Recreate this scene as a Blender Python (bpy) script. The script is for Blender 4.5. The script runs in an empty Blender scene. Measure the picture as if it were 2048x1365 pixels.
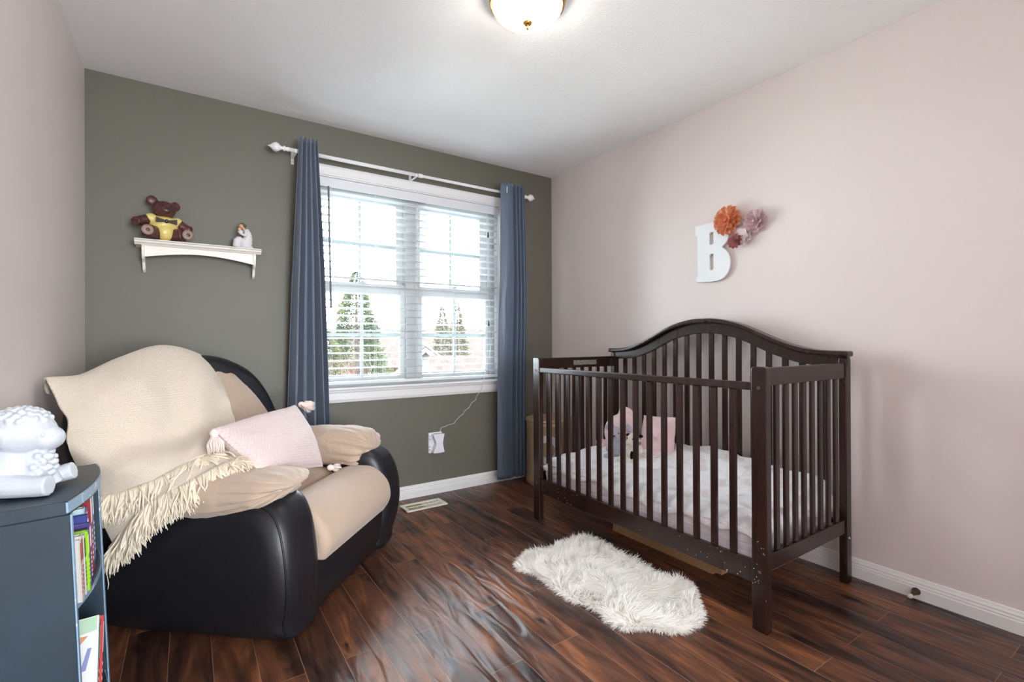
import bpy, bmesh, math, random
import numpy as np
from mathutils import Vector, Matrix, noise
random.seed(7); np.random.seed(7)
sc = bpy.context.scene
COL = sc.collection
R = math.radians

# ------------------------------------------------------------------ camera
XR, YB, XL, ZC = 2.5206, 3.1613, -0.4243, 2.44
YF = -0.75
cam_d = bpy.data.cameras.new('camera'); cam = bpy.data.objects.new('camera', cam_d); COL.objects.link(cam)
cam_d.sensor_width = 36; cam_d.lens = 16.978; cam_d.clip_start = 0.02; cam_d.clip_end = 400
yaw, pit, rol = R(33.8281), R(0.1189), R(-0.2317)
fwv = Vector((math.sin(yaw)*math.cos(pit), math.cos(yaw)*math.cos(pit), math.sin(pit)))
rtv = Vector((math.cos(yaw), -math.sin(yaw), 0)); upv = rtv.cross(fwv)
rt2 = math.cos(rol)*rtv + math.sin(rol)*upv; up2 = -math.sin(rol)*rtv + math.cos(rol)*upv
M = Matrix((rt2, up2, -fwv)).transposed().to_4x4(); M.translation = Vector((0, 0, 1.0737))
cam.matrix_world = M; sc.camera = cam

# ------------------------------------------------------------------ world, lights, exposure
w = bpy.data.worlds.new('overcast_sky'); sc.world = w; w.use_nodes = True
bg = w.node_tree.nodes['Background']; bg.inputs[0].default_value = (0.82, 0.93, 1.0, 1); bg.inputs[1].default_value = 9.0
_n = w.node_tree.nodes; _l = w.node_tree.links      # overcast sky: dimmer at the horizon, brighter overhead
_tc = _n.new('ShaderNodeTexCoord'); _sp = _n.new('ShaderNodeSeparateXYZ'); _mr = _n.new('ShaderNodeMapRange')
_mr.inputs[1].default_value = 0.22; _mr.inputs[2].default_value = 0.6; _mr.inputs[3].default_value = 9.0; _mr.inputs[4].default_value = 13.0
_l.new(_tc.outputs['Generated'], _sp.inputs[0]); _l.new(_sp.outputs[2], _mr.inputs[0]); _l.new(_mr.outputs[0], bg.inputs[1])
sc.view_settings.view_transform = 'Standard'; sc.view_settings.look = 'None'
sc.view_settings.gamma = 1; sc.view_settings.use_curve_mapping = False
sc.view_settings.exposure = 2.08
try:
    sc.cycles.max_bounces = 14; sc.cycles.diffuse_bounces = 8; sc.cycles.transparent_max_bounces = 16
    sc.cycles.sample_clamp_indirect = 20; sc.cycles.use_denoising = True; sc.cycles.caustics_reflective = False
except Exception: pass
def area(name, loc, rot, sx, sy, power, col=(1, 1, 1), portal=False):
    d = bpy.data.lights.new(name, 'AREA'); d.shape = 'RECTANGLE'; d.size = sx; d.size_y = sy; d.energy = power; d.color = col
    o = bpy.data.objects.new(name, d); COL.objects.link(o); o.location = loc; o.rotation_euler = rot
    if portal: d.cycles.is_portal = True
    return o
area('window_portal', (1.33, YB+0.2, 1.44), (R(-90), 0, 0), 1.4, 1.4, 1, portal=True)
HALL = area('hall_fill_light', (0.95, YF-2.07, 1.3), (R(90), 0, 0), 1.6, 1.9, 56, (0.84, 0.93, 1.0))  # unseen lamp added behind the camera as room fill, not a real window

# ------------------------------------------------------------------ materials
def lin(c):
    return tuple((x/12.92 if x <= 0.04045 else ((x+0.055)/1.055)**2.4) for x in [v/255 for v in c]) + (1,)
MATS = {}
def mat(name, col, rough=0.6, spec=0.5, metal=0, **k):
    if name in MATS: return MATS[name]
    m = bpy.data.materials.new(name); m.use_nodes = True; MATS[name] = m
    nt = m.node_tree; b = nt.nodes['Principled BSDF']
    b.inputs['Base Color'].default_value = lin(col); b.inputs['Roughness'].default_value = rough
    b.inputs['Specular IOR Level'].default_value = spec; b.inputs['Metallic'].default_value = metal
    if 'sheen' in k: b.inputs['Sheen Weight'].default_value = k['sheen']
    if 'coat' in k: b.inputs['Coat Weight'].default_value = k['coat']; b.inputs['Coat Roughness'].default_value = 0.15
    if 'emit' in k: b.inputs['Emission Color'].default_value = lin(k['emit'][0]); b.inputs['Emission Strength'].default_value = k['emit'][1]
    if 'sub' in k: b.inputs['Subsurface Weight'].default_value = k['sub']
    N = nt.nodes.new; Lk = nt.links.new
    tc = N('ShaderNodeTexCoord')
    if 'vary' in k:      # colour mottling: (colour2, scale, lo, hi)
        c2, s, lo, hi = k['vary']
        n = N('ShaderNodeTexNoise'); n.inputs['Scale'].default_value = s; n.inputs['Detail'].default_value = 5
        mp = N('ShaderNodeMapping'); mp.inputs['Scale'].default_value = k.get('stretch', (1, 1, 1))
        Lk(tc.outputs['Object'], mp.inputs[0]); Lk(mp.outputs[0], n.inputs['Vector'])
        r = N('ShaderNodeMapRange'); r.inputs[1].default_value = lo; r.inputs[2].default_value = hi
        Lk(n.outputs[0], r.inputs[0])
        mx = N('ShaderNodeMix'); mx.data_type = 'RGBA'; mx.inputs[6].default_value = lin(col); mx.inputs[7].default_value = lin(c2)
        Lk(r.outputs[0], mx.inputs[0]); Lk(mx.outputs[2], b.inputs['Base Color'])
    if 'bump' in k:      # (scale, strength, distance)
        s, st, di = k['bump']
        n = N('ShaderNodeTexNoise'); n.inputs['Scale'].default_value = s; n.inputs['Detail'].default_value = k.get('bdetail', 3)
        mp = N('ShaderNodeMapping'); mp.inputs['Scale'].default_value = k.get('bstretch', (1, 1, 1))
        Lk(tc.outputs['Object'], mp.inputs[0]); Lk(mp.outputs[0], n.inputs['Vector'])
        bp = N('ShaderNodeBump'); bp.inputs['Strength'].default_value = st; bp.inputs['Distance'].default_value = di
        Lk(n.outputs[0], bp.inputs['Height']); Lk(bp.outputs[0], b.inputs['Normal'])
    if 'weave' in k:     # UV weave bump: (u count, v count, strength, distance)
        un, vn, st, di = k['weave']
        br = N('ShaderNodeTexBrick'); br.offset = 0.5; br.squash = 1; br.inputs['Scale'].default_value = 1
        br.inputs['Color1'].default_value = (1, 1, 1, 1); br.inputs['Color2'].default_value = (0.75, 0.75, 0.75, 1); br.inputs['Mortar'].default_value = (0, 0, 0, 1)
        br.inputs['Mortar Size'].default_value = 0.16; br.inputs['Mortar Smooth'].default_value = 1.0
        br.inputs['Brick Width'].default_value = 1; br.inputs['Row Height'].default_value = 1
        mp = N('ShaderNodeMapping'); mp.inputs['Scale'].default_value = (un, vn, 1)
        Lk(tc.outputs['UV'], mp.inputs[0])
        wn = N('ShaderNodeTexNoise'); wn.inputs['Scale'].default_value = 0.9; wn.inputs['Detail'].default_value = 3; Lk(mp.outputs[0], wn.inputs['Vector'])
        va = N('ShaderNodeVectorMath'); va.operation = 'MULTIPLY_ADD'; va.inputs[1].default_value = (0.9, 0.9, 0); Lk(wn.outputs['Color'], va.inputs[0]); Lk(mp.outputs[0], va.inputs[2])
        Lk(va.outputs[0], br.inputs['Vector'])
        bp = N('ShaderNodeBump'); bp.inputs['Strength'].default_value = st; bp.inputs['Distance'].default_value = di
        Lk(br.outputs['Color'], bp.inputs['Height']); Lk(bp.outputs[0], b.inputs['Normal'])
        if 'gap' in k:
            mx = N('ShaderNodeMix'); mx.data_type = 'RGBA'; mx.inputs[6].default_value = lin(k['gap']); mx.inputs[7].default_value = lin(col)
            Lk(br.outputs['Color'], mx.inputs[0]); Lk(mx.outputs[2], b.inputs['Base Color'])
    return m

def pink_wall(name):
    return mat(name, (224, 214, 211), 0.5, 0.75, bump=(90, 0.06, 0.002))
m_pink = pink_wall('pink_wall_paint')
m_green = mat('olive_grey_wall_paint', (108, 106, 94), 0.5, 0.4, bump=(90, 0.06, 0.002))
m_ceil = mat('stippled_ceiling_paint', (243, 244, 244), 0.85, 0.2, bump=(80, 0.35, 0.006), bdetail=6)
m_trim = mat('white_trim_paint', (236, 236, 235), 0.35, 0.5)
m_vinyl = mat('white_window_vinyl', (186, 190, 189), 0.35, 0.5)
m_slat = mat('white_blind_slat', (226, 229, 232), 0.4, 0.5)
m_cord = mat('blind_cord_white', (225, 225, 220), 0.7, 0.2)
m_wand = mat('grey_blind_wand', (120, 122, 128), 0.25, 0.6)
m_black = mat('black_dark_plastic', (22, 20, 20), 0.5)
m_metal = mat('brushed_steel', (190, 190, 190), 0.25, 0.5, 1)
m_brass = mat('polished_brass', (224, 165, 90), 0.15, 0.5, 1)
m_curtain = mat('slate_blue_satin_curtain', (88, 103, 124), 0.36, 0.5, sheen=0.3, bump=(14, 0.25, 0.01), bstretch=(1, 1, 0.4))
m_crib = mat('dark_espresso_wood', (48, 28, 23), 0.25, 0.5, vary=((33, 20, 17), 6, 0.35, 0.7), stretch=(4, 4, 0.6), bump=(30, 0.08, 0.002), bstretch=(3, 3, 0.3))
m_chip = mat('paint_chip_white', (225, 215, 200), 0.7)
m_leather = mat('black_leather', (27, 27, 32), 0.38, 0.5, bump=(160, 0.12, 0.002), bdetail=4)
m_suede = mat('beige_microsuede', (190, 168, 148), 0.75, 0.25, sheen=0.35, bump=(9, 0.35, 0.02), bdetail=3)
m_throw = mat('cream_knit', (238, 225, 208), 0.9, 0.15, sheen=0.3, weave=(96, 108, 0.65, 0.004), gap=(224, 208, 186))
m_fringe = mat('cream_yarn', (236, 224, 202), 0.85, 0.2, sheen=0.3)
m_pillow = mat('pale_pink_knit', (232, 214, 210), 0.85, 0.15, sheen=0.3, weave=(44, 30, 0.4, 0.003), gap=(216, 194, 192))
m_tassel = mat('blush_tassel_yarn', (240, 224, 216), 0.85, 0.2, sheen=0.3)
m_fur = mat('white_fur', (254, 252, 248), 0.7, 0.2, sheen=0.6)
m_navy = mat('chalky_navy_paint', (47, 63, 75), 0.42, 0.5, vary=((39, 53, 64), 8, 0.3, 0.7), bump=(40, 0.1, 0.002))
m_navy_edge = mat('worn_pale_blue_edge_paint', (140, 172, 196), 0.4, 0.5, vary=((225, 235, 240), 40, 0.6, 0.68))
m_bisque = mat('white_glazed_ceramic', (205, 210, 217), 0.45, 0.4)
m_cream = mat('cream_shelf_paint', (240, 236, 226), 0.4)
m_bear = mat('glazed_brown_ceramic', (78, 42, 40), 0.2, 0.6, bump=(220, 0.4, 0.004), vary=((110, 66, 60), 90, 0.5, 0.7))
m_yellow = mat('yellow_glaze', (226, 204, 120), 0.3)
m_bowtie = mat('dark_purple_glaze', (48, 26, 40), 0.3)
m_sole = mat('tan_glaze', (148, 124, 112), 0.4, bump=(200, 0.5, 0.004))
m_dress = mat('pale_grey_resin', (214, 212, 214), 0.6)
m_skin = mat('carved_skin_resin', (214, 160, 130), 0.6)
m_hair = mat('carved_hair_resin', (92, 78, 64), 0.7)
m_bwhite = mat('matte_white_letter_paint', (232, 238, 240), 0.5)
m_copper = mat('copper_orange_paper', (214, 132, 92), 0.5)
m_mauve = mat('mauve_paper', (206, 178, 182), 0.55)
m_rose = mat('rose_metallic_paper', (178, 118, 114), 0.35)
m_rosewhite = mat('white_blush_paper', (232, 222, 222), 0.55)
m_sheet = mat('pale_print_cotton', (243, 245, 248), 0.85, 0.15, vary=((230, 224, 228), 14, 0.5, 0.62), bump=(11, 0.6, 0.03), bdetail=4)
m_mattress = mat('lilac_white_quilted_cover', (226, 220, 226), 0.8, 0.15, bump=(9, 0.5, 0.02), bstretch=(0.5, 0.5, 4))
m_ply = mat('pale_plywood', (196, 170, 140), 0.6)
m_plushpink = mat('pale_pink_plush', (236, 208, 212), 0.95, 0.1, sheen=0.6, bump=(140, 0.5, 0.006))
m_plushgrey = mat('silver_grey_plush', (186, 188, 200), 0.95, 0.1, sheen=0.6, bump=(120, 0.8, 0.01))
m_plushcream = mat('cream_plush', (238, 230, 216), 0.95, 0.1, sheen=0.6, bump=(120, 0.8, 0.01))
m_plushblack = mat('black_plush', (24, 22, 26), 0.95, 0.1, bump=(120, 0.8, 0.01))
m_gold = mat('gold_coated_fabric', (186, 162, 128), 0.38, 0.5, 0.35, bump=(7, 0.4, 0.02))
m_card = mat('brown_cardboard', (160, 124, 92), 0.8, 0.15)
m_ventw = mat('ivory_enamel', (240, 236, 220), 0.35)
m_ventd = mat('tan_enamel_louvre', (190, 176, 150), 0.4)
m_bronze = mat('aged_bronze', (92, 76, 60), 0.4, 0.5, 0.7)
m_rubber = mat('white_rubber', (230, 228, 222), 0.6)
m_plate = mat('white_abs_plastic', (234, 234, 240), 0.35)

def floor_mat():
    m = bpy.data.materials.new('handscraped_dark_wood'); m.use_nodes = True; nt = m.node_tree; b = nt.nodes['Principled BSDF']
    N = nt.nodes.new; Lk = nt.links.new
    tc = N('ShaderNodeTexCoord')
    mp = N('ShaderNodeMapping'); mp.inputs['Rotation'].default_value = (0, 0, R(90)); mp.inputs['Location'].default_value = (0.42, 0.0587, 0)
    Lk(tc.outputs['Object'], mp.inputs[0])
    br = N('ShaderNodeTexBrick'); br.offset = 0.37; br.offset_frequency = 2
    br.inputs['Color1'].default_value = (0, 0, 0, 1); br.inputs['Color2'].default_value = (1, 1, 1, 1); br.inputs['Mortar'].default_value = (0.5, 0.5, 0.5, 1)
    br.inputs['Scale'].default_value = 1; br.inputs['Mortar Size'].default_value = 0.0011; br.inputs['Mortar Smooth'].default_value = 0.1
    br.inputs['Brick Width'].default_value = 0.92; br.inputs['Row Height'].default_value = 0.1245
    Lk(mp.outputs[0], br.inputs['Vector'])
    # grain: noise stretched along the boards, shifted per board
    sh = N('ShaderNodeVectorMath'); sh.operation = 'MULTIPLY_ADD'
    Lk(br.outputs['Color'], sh.inputs[0]); sh.inputs[1].default_value = (7, 5, 9)
    st = N('ShaderNodeMapping'); st.inputs['Scale'].default_value = (1.5, 9, 1); Lk(mp.outputs[0], st.inputs[0]); Lk(st.outputs[0], sh.inputs[2])
    g = N('ShaderNodeTexNoise'); g.inputs['Scale'].default_value = 1.6; g.inputs['Detail'].default_value = 7; g.inputs['Roughness'].default_value = 0.62; g.inputs['Distortion'].default_value = 0.6
    Lk(sh.outputs[0], g.inputs['Vector'])
    ad = N('ShaderNodeMath'); ad.operation = 'MULTIPLY_ADD'; Lk(br.outputs['Color'], ad.inputs[0]); ad.inputs[1].default_value = 0.17; Lk(g.outputs[0], ad.inputs[2])
    cr = N('ShaderNodeValToRGB'); e = cr.color_ramp.elements
    e[0].position = 0.38; e[0].color = lin((40, 26, 24)); e[1].position = 0.80; e[1].color = lin((150, 94, 60))
    x = e.new(0.50); x.color = lin((66, 43, 34)); x = e.new(0.64); x.color = lin((102, 64, 45))
    Lk(ad.outputs[0], cr.inputs[0])
    # dark knots
    kn = N('ShaderNodeTexNoise'); kn.inputs['Scale'].default_value = 5; kn.inputs['Detail'].default_value = 3; km = N('ShaderNodeMapping'); km.inputs['Scale'].default_value = (1, 2.6, 1)
    Lk(mp.outputs[0], km.inputs[0]); Lk(km.outputs[0], kn.inputs['Vector'])
    kr = N('ShaderNodeMapRange'); kr.inputs[1].default_value = 0.63; kr.inputs[2].default_value = 0.72; Lk(kn.outputs[0], kr.inputs[0])
    mx = N('ShaderNodeMix'); mx.data_type = 'RGBA'; Lk(kr.outputs[0], mx.inputs[0]); Lk(cr.outputs[0], mx.inputs[6]); mx.inputs[7].default_value = lin((34, 22, 22))
    # seams slightly pale where the bevel shows
    sx = N('ShaderNodeMix'); sx.data_type = 'RGBA'; Lk(br.outputs['Fac'], sx.inputs[0]); Lk(mx.outputs[2], sx.inputs[6]); sx.inputs[7].default_value = lin((150, 116, 98))
    Lk(sx.outputs[2], b.inputs['Base Color'])
    b.inputs['Roughness'].default_value = 0.3
    rr = N('ShaderNodeMapRange'); rr.inputs[3].default_value = 0.27; rr.inputs[4].default_value = 0.45; Lk(g.outputs[0], rr.inputs[0]); Lk(rr.outputs[0], b.inputs['Roughness'])
    # hand-scraped ripples across the boards
    wm = N('ShaderNodeMapping'); wm.inputs['Scale'].default_value = (2.6, 11, 1); wm.inputs['Rotation'].default_value = (0, 0, R(9)); Lk(mp.outputs[0], wm.inputs[0])
    wn = N('ShaderNodeTexNoise'); wn.inputs['Scale'].default_value = 1.5; wn.inputs['Detail'].default_value = 1.5; wn.inputs['Distortion'].default_value = 0.8; Lk(wm.outputs[0], wn.inputs['Vector'])
    h2 = N('ShaderNodeMath'); h2.operation = 'MULTIPLY_ADD'; Lk(br.outputs['Fac'], h2.inputs[0]); h2.inputs[1].default_value = -0.12; Lk(wn.outputs[0], h2.inputs[2])
    bp = N('ShaderNodeBump'); bp.inputs['Strength'].default_value = 0.8; bp.inputs['Distance'].default_value = 0.014
    Lk(h2.outputs[0], bp.inputs['Height']); Lk(bp.outputs[0], b.inputs['Normal'])
    return m
m_floor = floor_mat()
def fibre(m, fac):
    nt = m.node_tree; b = nt.nodes['Principled BSDF']; o = [x for x in nt.nodes if x.type == 'OUTPUT_MATERIAL'][0]
    t = nt.nodes.new('ShaderNodeBsdfTranslucent'); t.inputs[0].default_value = b.inputs['Base Color'].default_value
    mx = nt.nodes.new('ShaderNodeMixShader'); mx.inputs[0].default_value = fac
    nt.links.new(b.outputs[0], mx.inputs[1]); nt.links.new(t.outputs[0], mx.inputs[2]); nt.links.new(mx.outputs[0], o.inputs[0])
fibre(m_fur, 0.35)
def glass_mat():
    m = bpy.data.materials.new('window_pane_glass'); m.use_nodes = True; nt = m.node_tree; nt.nodes.clear()
    o = nt.nodes.new('ShaderNodeOutputMaterial'); t = nt.nodes.new('ShaderNodeBsdfTransparent'); g = nt.nodes.new('ShaderNodeBsdfGlossy'); g.inputs['Roughness'].default_value = 0.02
    f = nt.nodes.new('ShaderNodeFresnel'); mx = nt.nodes.new('ShaderNodeMixShader')
    nt.links.new(f.outputs[0], mx.inputs[0]); nt.links.new(t.outputs[0], mx.inputs[1]); nt.links.new(g.outputs[0], mx.inputs[2]); nt.links.new(mx.outputs[0], o.inputs[0])
    return m
m_glass = glass_mat()

# ------------------------------------------------------------------ mesh helpers
class MB:
    def __init__(s): s.v = []; s.f = []; s.mi = []; s.uv = None
    def add(s, vs, fs, mi=0):
        o = len(s.v); s.v += [tuple(p) for p in vs]; s.f += [tuple(i+o for i in f) for f in fs]; s.mi += [mi]*len(fs); return s
    def box(s, x0, x1, y0, y1, z0, z1, mi=0, M=None):
        vs = [Vector((x, y, z)) for z in (z0, z1) for y in (y0, y1) for x in (x0, x1)]
        if M is not None: vs = [M @ p for p in vs]
        return s.add(vs, [(0, 2, 3, 1), (4, 5, 7, 6), (0, 1, 5, 4), (2, 6, 7, 3), (0, 4, 6, 2), (1, 3, 7, 5)], mi)
    def tube(s, pts, r, n=8, mi=0, caps=True):
        pts = [Vector(p) for p in pts]; k = len(pts); rs = r if isinstance(r, (list, tuple)) else [r]*k
        up = Vector((0, 0, 1)); vs = []; prev = None
        for i, p in enumerate(pts):
            d = (pts[min(i+1, k-1)] - pts[max(i-1, 0)]); d = d.normalized() if d.length > 1e-9 else Vector((0, 0, 1))
            a = (prev - d*prev.dot(d)) if prev is not None else d.cross(up if abs(d.z) < 0.9 else Vector((1, 0, 0)))
            if a.length < 1e-6: a = d.orthogonal()
            a.normalize(); prev = a; b = d.cross(a)
            for j in range(n):
                t = 2*math.pi*j/n; vs.append(p + (a*math.cos(t) + b*math.sin(t))*rs[i])
        fs = [(i*n+j, i*n+(j+1) % n, (i+1)*n+(j+1) % n, (i+1)*n+j) for i in range(k-1) for j in range(n)]
        if caps: fs += [tuple(range(n))[::-1], tuple((k-1)*n+j for j in range(n))]
        return s.add(vs, fs, mi)
    def lathe(s, prof, c=(0, 0, 0), n=32, mi=0, M=None, sx=1, sy=1):
        vs = []
        for r, z in prof:
            for j in range(n):
                t = 2*math.pi*j/n; p = Vector((r*math.cos(t)*sx, r*math.sin(t)*sy, z))
                if M is not None: p = M @ p
                vs.append(p + Vector(c))
        k = len(prof); fs = [(i*n+j, i*n+(j+1) % n, (i+1)*n+(j+1) % n, (i+1)*n+j) for i in range(k-1) for j in range(n)]
        if prof[0][0] > 1e-6: fs.append(tuple(range(n))[::-1])
        if prof[-1][0] > 1e-6: fs.append(tuple((k-1)*n+j for j in range(n)))
        return s.add(vs, fs, mi)
    def prism(s, poly, a0, a1, axis='y', mi=0, M=None):
        def P(u, v, a):
            p = {'y': Vector((u, a, v)), 'x': Vector((a, u, v)), 'z': Vector((u, v, a))}[axis]
            return M @ p if M is not None else p
        n = len(poly); vs = [P(u, v, a0) for u, v in poly] + [P(u, v, a1) for u, v in poly]
        fs = [(i, (i+1) % n, n+(i+1) % n, n+i) for i in range(n)] + [tuple(range(n))[::-1], tuple(range(n, 2*n))]
        return s.add(vs, fs, mi)
    def ell(s, c, r, M=None, n=20, m=12, mi=0):
        vs = []; fs = []
        for i in range(m+1):
            th = math.pi*i/m
            for j in range(n):
                ph = 2*math.pi*j/n; p = Vector((r[0]*math.sin(th)*math.cos(ph), r[1]*math.sin(th)*math.sin(ph), r[2]*math.cos(th)))
                if M is not None: p = M @ p
                vs.append(p + Vector(c))
        fs = [(i*n+j, (i+1)*n+j, (i+1)*n+(j+1) % n, i*n+(j+1) % n) for i in range(m) for j in range(n)]
        return s.add(vs, fs, mi)
    def grid(s, fn, nu, nv, mi=0, closed=False):
        """fn(u,v) -> point, u,v in 0..1; stores UVs"""
        o = len(s.v); us = []
        for j in range(nv+1):
            for i in range(nu+1):
                s.v.append(tuple(fn(i/nu, j/nv))); us.append((i/nu, j/nv))
        W = nu+1; fs = [(o+j*W+i, o+j*W+i+1, o+(j+1)*W+i+1, o+(j+1)*W+i) for j in range(nv) for i in range(nu)]
        s.f += fs; s.mi += [mi]*len(fs)
        if s.uv is None: s.uv = {}
        for k, u in enumerate(us): s.uv[o+k] = u
        return s
    def build(s, name, mats, parent=None, smooth=False, bevel=0, sub=0, solid=0, remesh=0, rsmooth=4, seg=2, clean=True, **props):
        me = bpy.data.meshes.new(name); me.from_pydata([tuple(p) for p in s.v], [], s.f)
        for m in (mats if isinstance(mats, (list, tuple)) else [mats]): me.materials.append(m)
        if any(s.mi): me.polygons.foreach_set('material_index', s.mi)
        if s.uv is not None:
            uvl = me.uv_layers.new(name='UVMap')
            for l in me.loops: uvl.data[l.index].uv = s.uv.get(l.vertex_index, (0, 0))
        if clean and len(s.f) < 60000:
            b = bmesh.new(); b.from_mesh(me)
            if s.uv is None: bmesh.ops.remove_doubles(b, verts=b.verts, dist=1e-6)
            bmesh.ops.recalc_face_normals(b, faces=b.faces); b.to_mesh(me); b.free()
        if smooth: me.polygons.foreach_set('use_smooth', [True]*len(me.polygons))
        o = bpy.data.objects.new(name, me); COL.objects.link(o)
        if parent is not None: o.parent = parent
        if remesh:
            q = o.modifiers.new('r', 'REMESH'); q.mode = 'VOXEL'; q.voxel_size = remesh; q.use_smooth_shade = True
            q = o.modifiers.new('s', 'SMOOTH'); q.iterations = rsmooth; q.factor = 0.5
        if solid:
            q = o.modifiers.new('t', 'SOLIDIFY'); q.thickness = solid; q.offset = 0
        if bevel:
            q = o.modifiers.new('b', 'BEVEL'); q.width = bevel; q.segments = seg; q.limit_method = 'ANGLE'; q.angle_limit = R(35)
            q.harden_normals = False
        if sub:
            q = o.modifiers.new('u', 'SUBSURF'); q.levels = sub; q.render_levels = sub
        for k, x in props.items(): o[k] = x
        return o
def tag(o, label=None, cat=None, group=None, kind=None):
    if label: o['label'] = label
    if cat: o['category'] = cat
    if group: o['group'] = group
    if kind: o['kind'] = kind
    return o
def thing(name, loc, label, cat, rz=0, group=None, rot=None):
    o = bpy.data.objects.new(name, None); COL.objects.link(o); o.location = loc; o.empty_display_size = 0.05
    o.rotation_euler = rot if rot else (0, 0, rz)
    return tag(o, label, cat, group)
def struct(o): o['kind'] = 'structure'; return o

def smooth_poly(pts, n=4, closed=True):
    """Catmull-Rom through the points"""
    k = len(pts); out = []
    rng = range(k) if closed else range(k-1)
    for i in rng:
        if closed: p0, p1, p2, p3 = [np.array(pts[(i+d) % k], float) for d in (-1, 0, 1, 2)]
        else: p0, p1, p2, p3 = [np.array(pts[min(max(i+d, 0), k-1)], float) for d in (-1, 0, 1, 2)]
        for j in range(n):
            t = j/n
            out.append(tuple(0.5*((2*p1)+(-p0+p2)*t+(2*p0-5*p1+4*p2-p3)*t*t+(-p0+3*p1-3*p2+p3)*t**3)))
    if not closed: out.append(tuple(pts[-1]))
    return out
def inset_poly(poly, d):
    n = len(poly); area_ = sum(poly[i][0]*poly[(i+1) % n][1]-poly[(i+1) % n][0]*poly[i][1] for i in range(n)); sg = 1 if area_ > 0 else -1
    out = []
    for i in range(n):
        a = np.array(poly[i-1]); b = np.array(poly[i]); c = np.array(poly[(i+1) % n]); t = c-a; L = np.linalg.norm(t)
        if L < 1e-9: out.append(tuple(b)); continue
        t = t/L; out.append(tuple(b+np.array((-t[1], t[0]))*sg*d))
    return out
def squeeze(poly, d):
    xs = [p[0] for p in poly]; zs = [p[1] for p in poly]; cx, cz = (min(xs)+max(xs))/2, (min(zs)+max(zs))/2
    kx, kz = 1-d/((max(xs)-min(xs))/2), 1-d/((max(zs)-min(zs))/2)
    return [(cx+(x-cx)*kx, cz+(z-cz)*kz) for x, z in poly]
def puffy(poly, a0, a1, r, axis='y', steps=6, M=None, warp=None, smoothn=4, dome=0.0):
    """rounded-end extrusion of a closed outline (soft furniture shapes)"""
    if smoothn: poly = smooth_poly(poly, smoothn)
    n = len(poly); rings = []
    ts = [R(90)*i/steps for i in range(steps+1)]
    for t in ts: rings.append((r*(1-math.sin(t)), a0+r*(1-math.cos(t))) if False else (r*(1-math.sin(t)), a0+r*(1-math.cos(t))))
    rings = [(r*(1-math.sin(t)), a0 + r*(1-math.cos(t))) for t in ts]
    mid = 6
    allr = rings + [(0, a0+r+(a1-a0-2*r)*i/mid) for i in range(1, mid)] + [(i_, a1-(a_-a0)) for i_, a_ in rings[::-1]]
    mb = MB(); vs = []; cx = np.mean([p[0] for p in poly]); cz = np.mean([p[1] for p in poly])
    def P(u, v, a):
        p = {'y': Vector((u, a, v)), 'x': Vector((a, u, v)), 'z': Vector((u, v, a))}[axis]
        if warp: p = warp(p)
        return M @ p if M is not None else p
    for ins, a in allr:
        for u, v in (squeeze(poly, ins) if ins > 1e-9 else poly): vs.append(P(u, v, a))
    fs = [(i*n+j, i*n+(j+1) % n, (i+1)*n+(j+1) % n, (i+1)*n+j) for i in range(len(allr)-1) for j in range(n)]
    # end caps as fans of shrinking rings
    for end, (ins, a) in ((0, allr[0]), (1, allr[-1])):
        base = squeeze(poly, ins); last = 0 if end == 0 else (len(allr)-1)*n
        prev = [last+j for j in range(n)]
        for q in (0.66, 0.33):
            off = dome*(1-q*q)*(-1 if end == 0 else 1)
            cur = [len(vs)+j for j in range(n)]
            for u, v in base: vs.append(P(cx+(u-cx)*q, cz+(v-cz)*q, a+off))
            fs += [(prev[j], prev[(j+1) % n], cur[(j+1) % n], cur[j]) for j in range(n)]; prev = cur
        c = len(vs); vs.append(P(cx, cz, a+dome*(-1 if end == 0 else 1))); fs += [(prev[j], prev[(j+1) % n], c) for j in range(n)]
    mb.add(vs, fs); return mb
def fbm(p, s, seed=0): return noise.fractal(Vector(p)*s+Vector((seed, seed*1.7, 0)), 0.8, 2.0, 3)
def cushion(w_, d_, h_, n=28, p=0.45, wr=0.0, seed=0, pinch=0.0):
    """square pillow lying in local XY, thickness Z; returns fn grid pair"""
    mb = MB()
    def f(sign):
        def g(u, v):
            a = 2*u-1; b = 2*v-1
            e = ((1-a*a)*(1-b*b)); z = max(e, 0)**p
            k = 1-0.0*z; pin = 1-pinch*(1-abs(a*b))*((abs(a)**4+abs(b)**4)/2)
            x = a*w_/2*(pin if abs(a) > 0 else 1); y = b*d_/2*pin
            q = Vector((x, y, sign*h_/2*z))
            if wr: q += Vector((0, 0, sign))*wr*z*fbm(q, 9, seed)
            return q
        return g
    mb.grid(f(1), n, n); mb.grid(f(-1), n, n); return mb
def blades(mb, roots, dirs, lens, width, seg=3, droop=0.5, curl=0.3):
    """thin tapering tufts with real thickness direction variation (fur, fringe)"""
    for p, d, L in zip(roots, dirs, lens):
        p = Vector(p); d = Vector(d).normalized(); side = d.cross(Vector((random.gauss(0, 1), random.gauss(0, 1), random.gauss(0, 1))))
        if side.length < 1e-6: continue
        side.normalize(); vs = []; q = p.copy(); dd = d.copy()
        bend = Vector((random.gauss(0, curl), random.gauss(0, curl), random.gauss(0, curl)-droop))
        for k in range(seg+1):
            wdt = width*(1-(k/seg)**1.5*0.9)
            vs += [q-side*wdt/2, q+side*wdt/2]
            dd = (dd+bend*(1/seg)).normalized(); q = q+dd*L/seg
        mb.add(vs, [(2*k, 2*k+1, 2*k+3, 2*k+2) for k in range(seg)])

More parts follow.
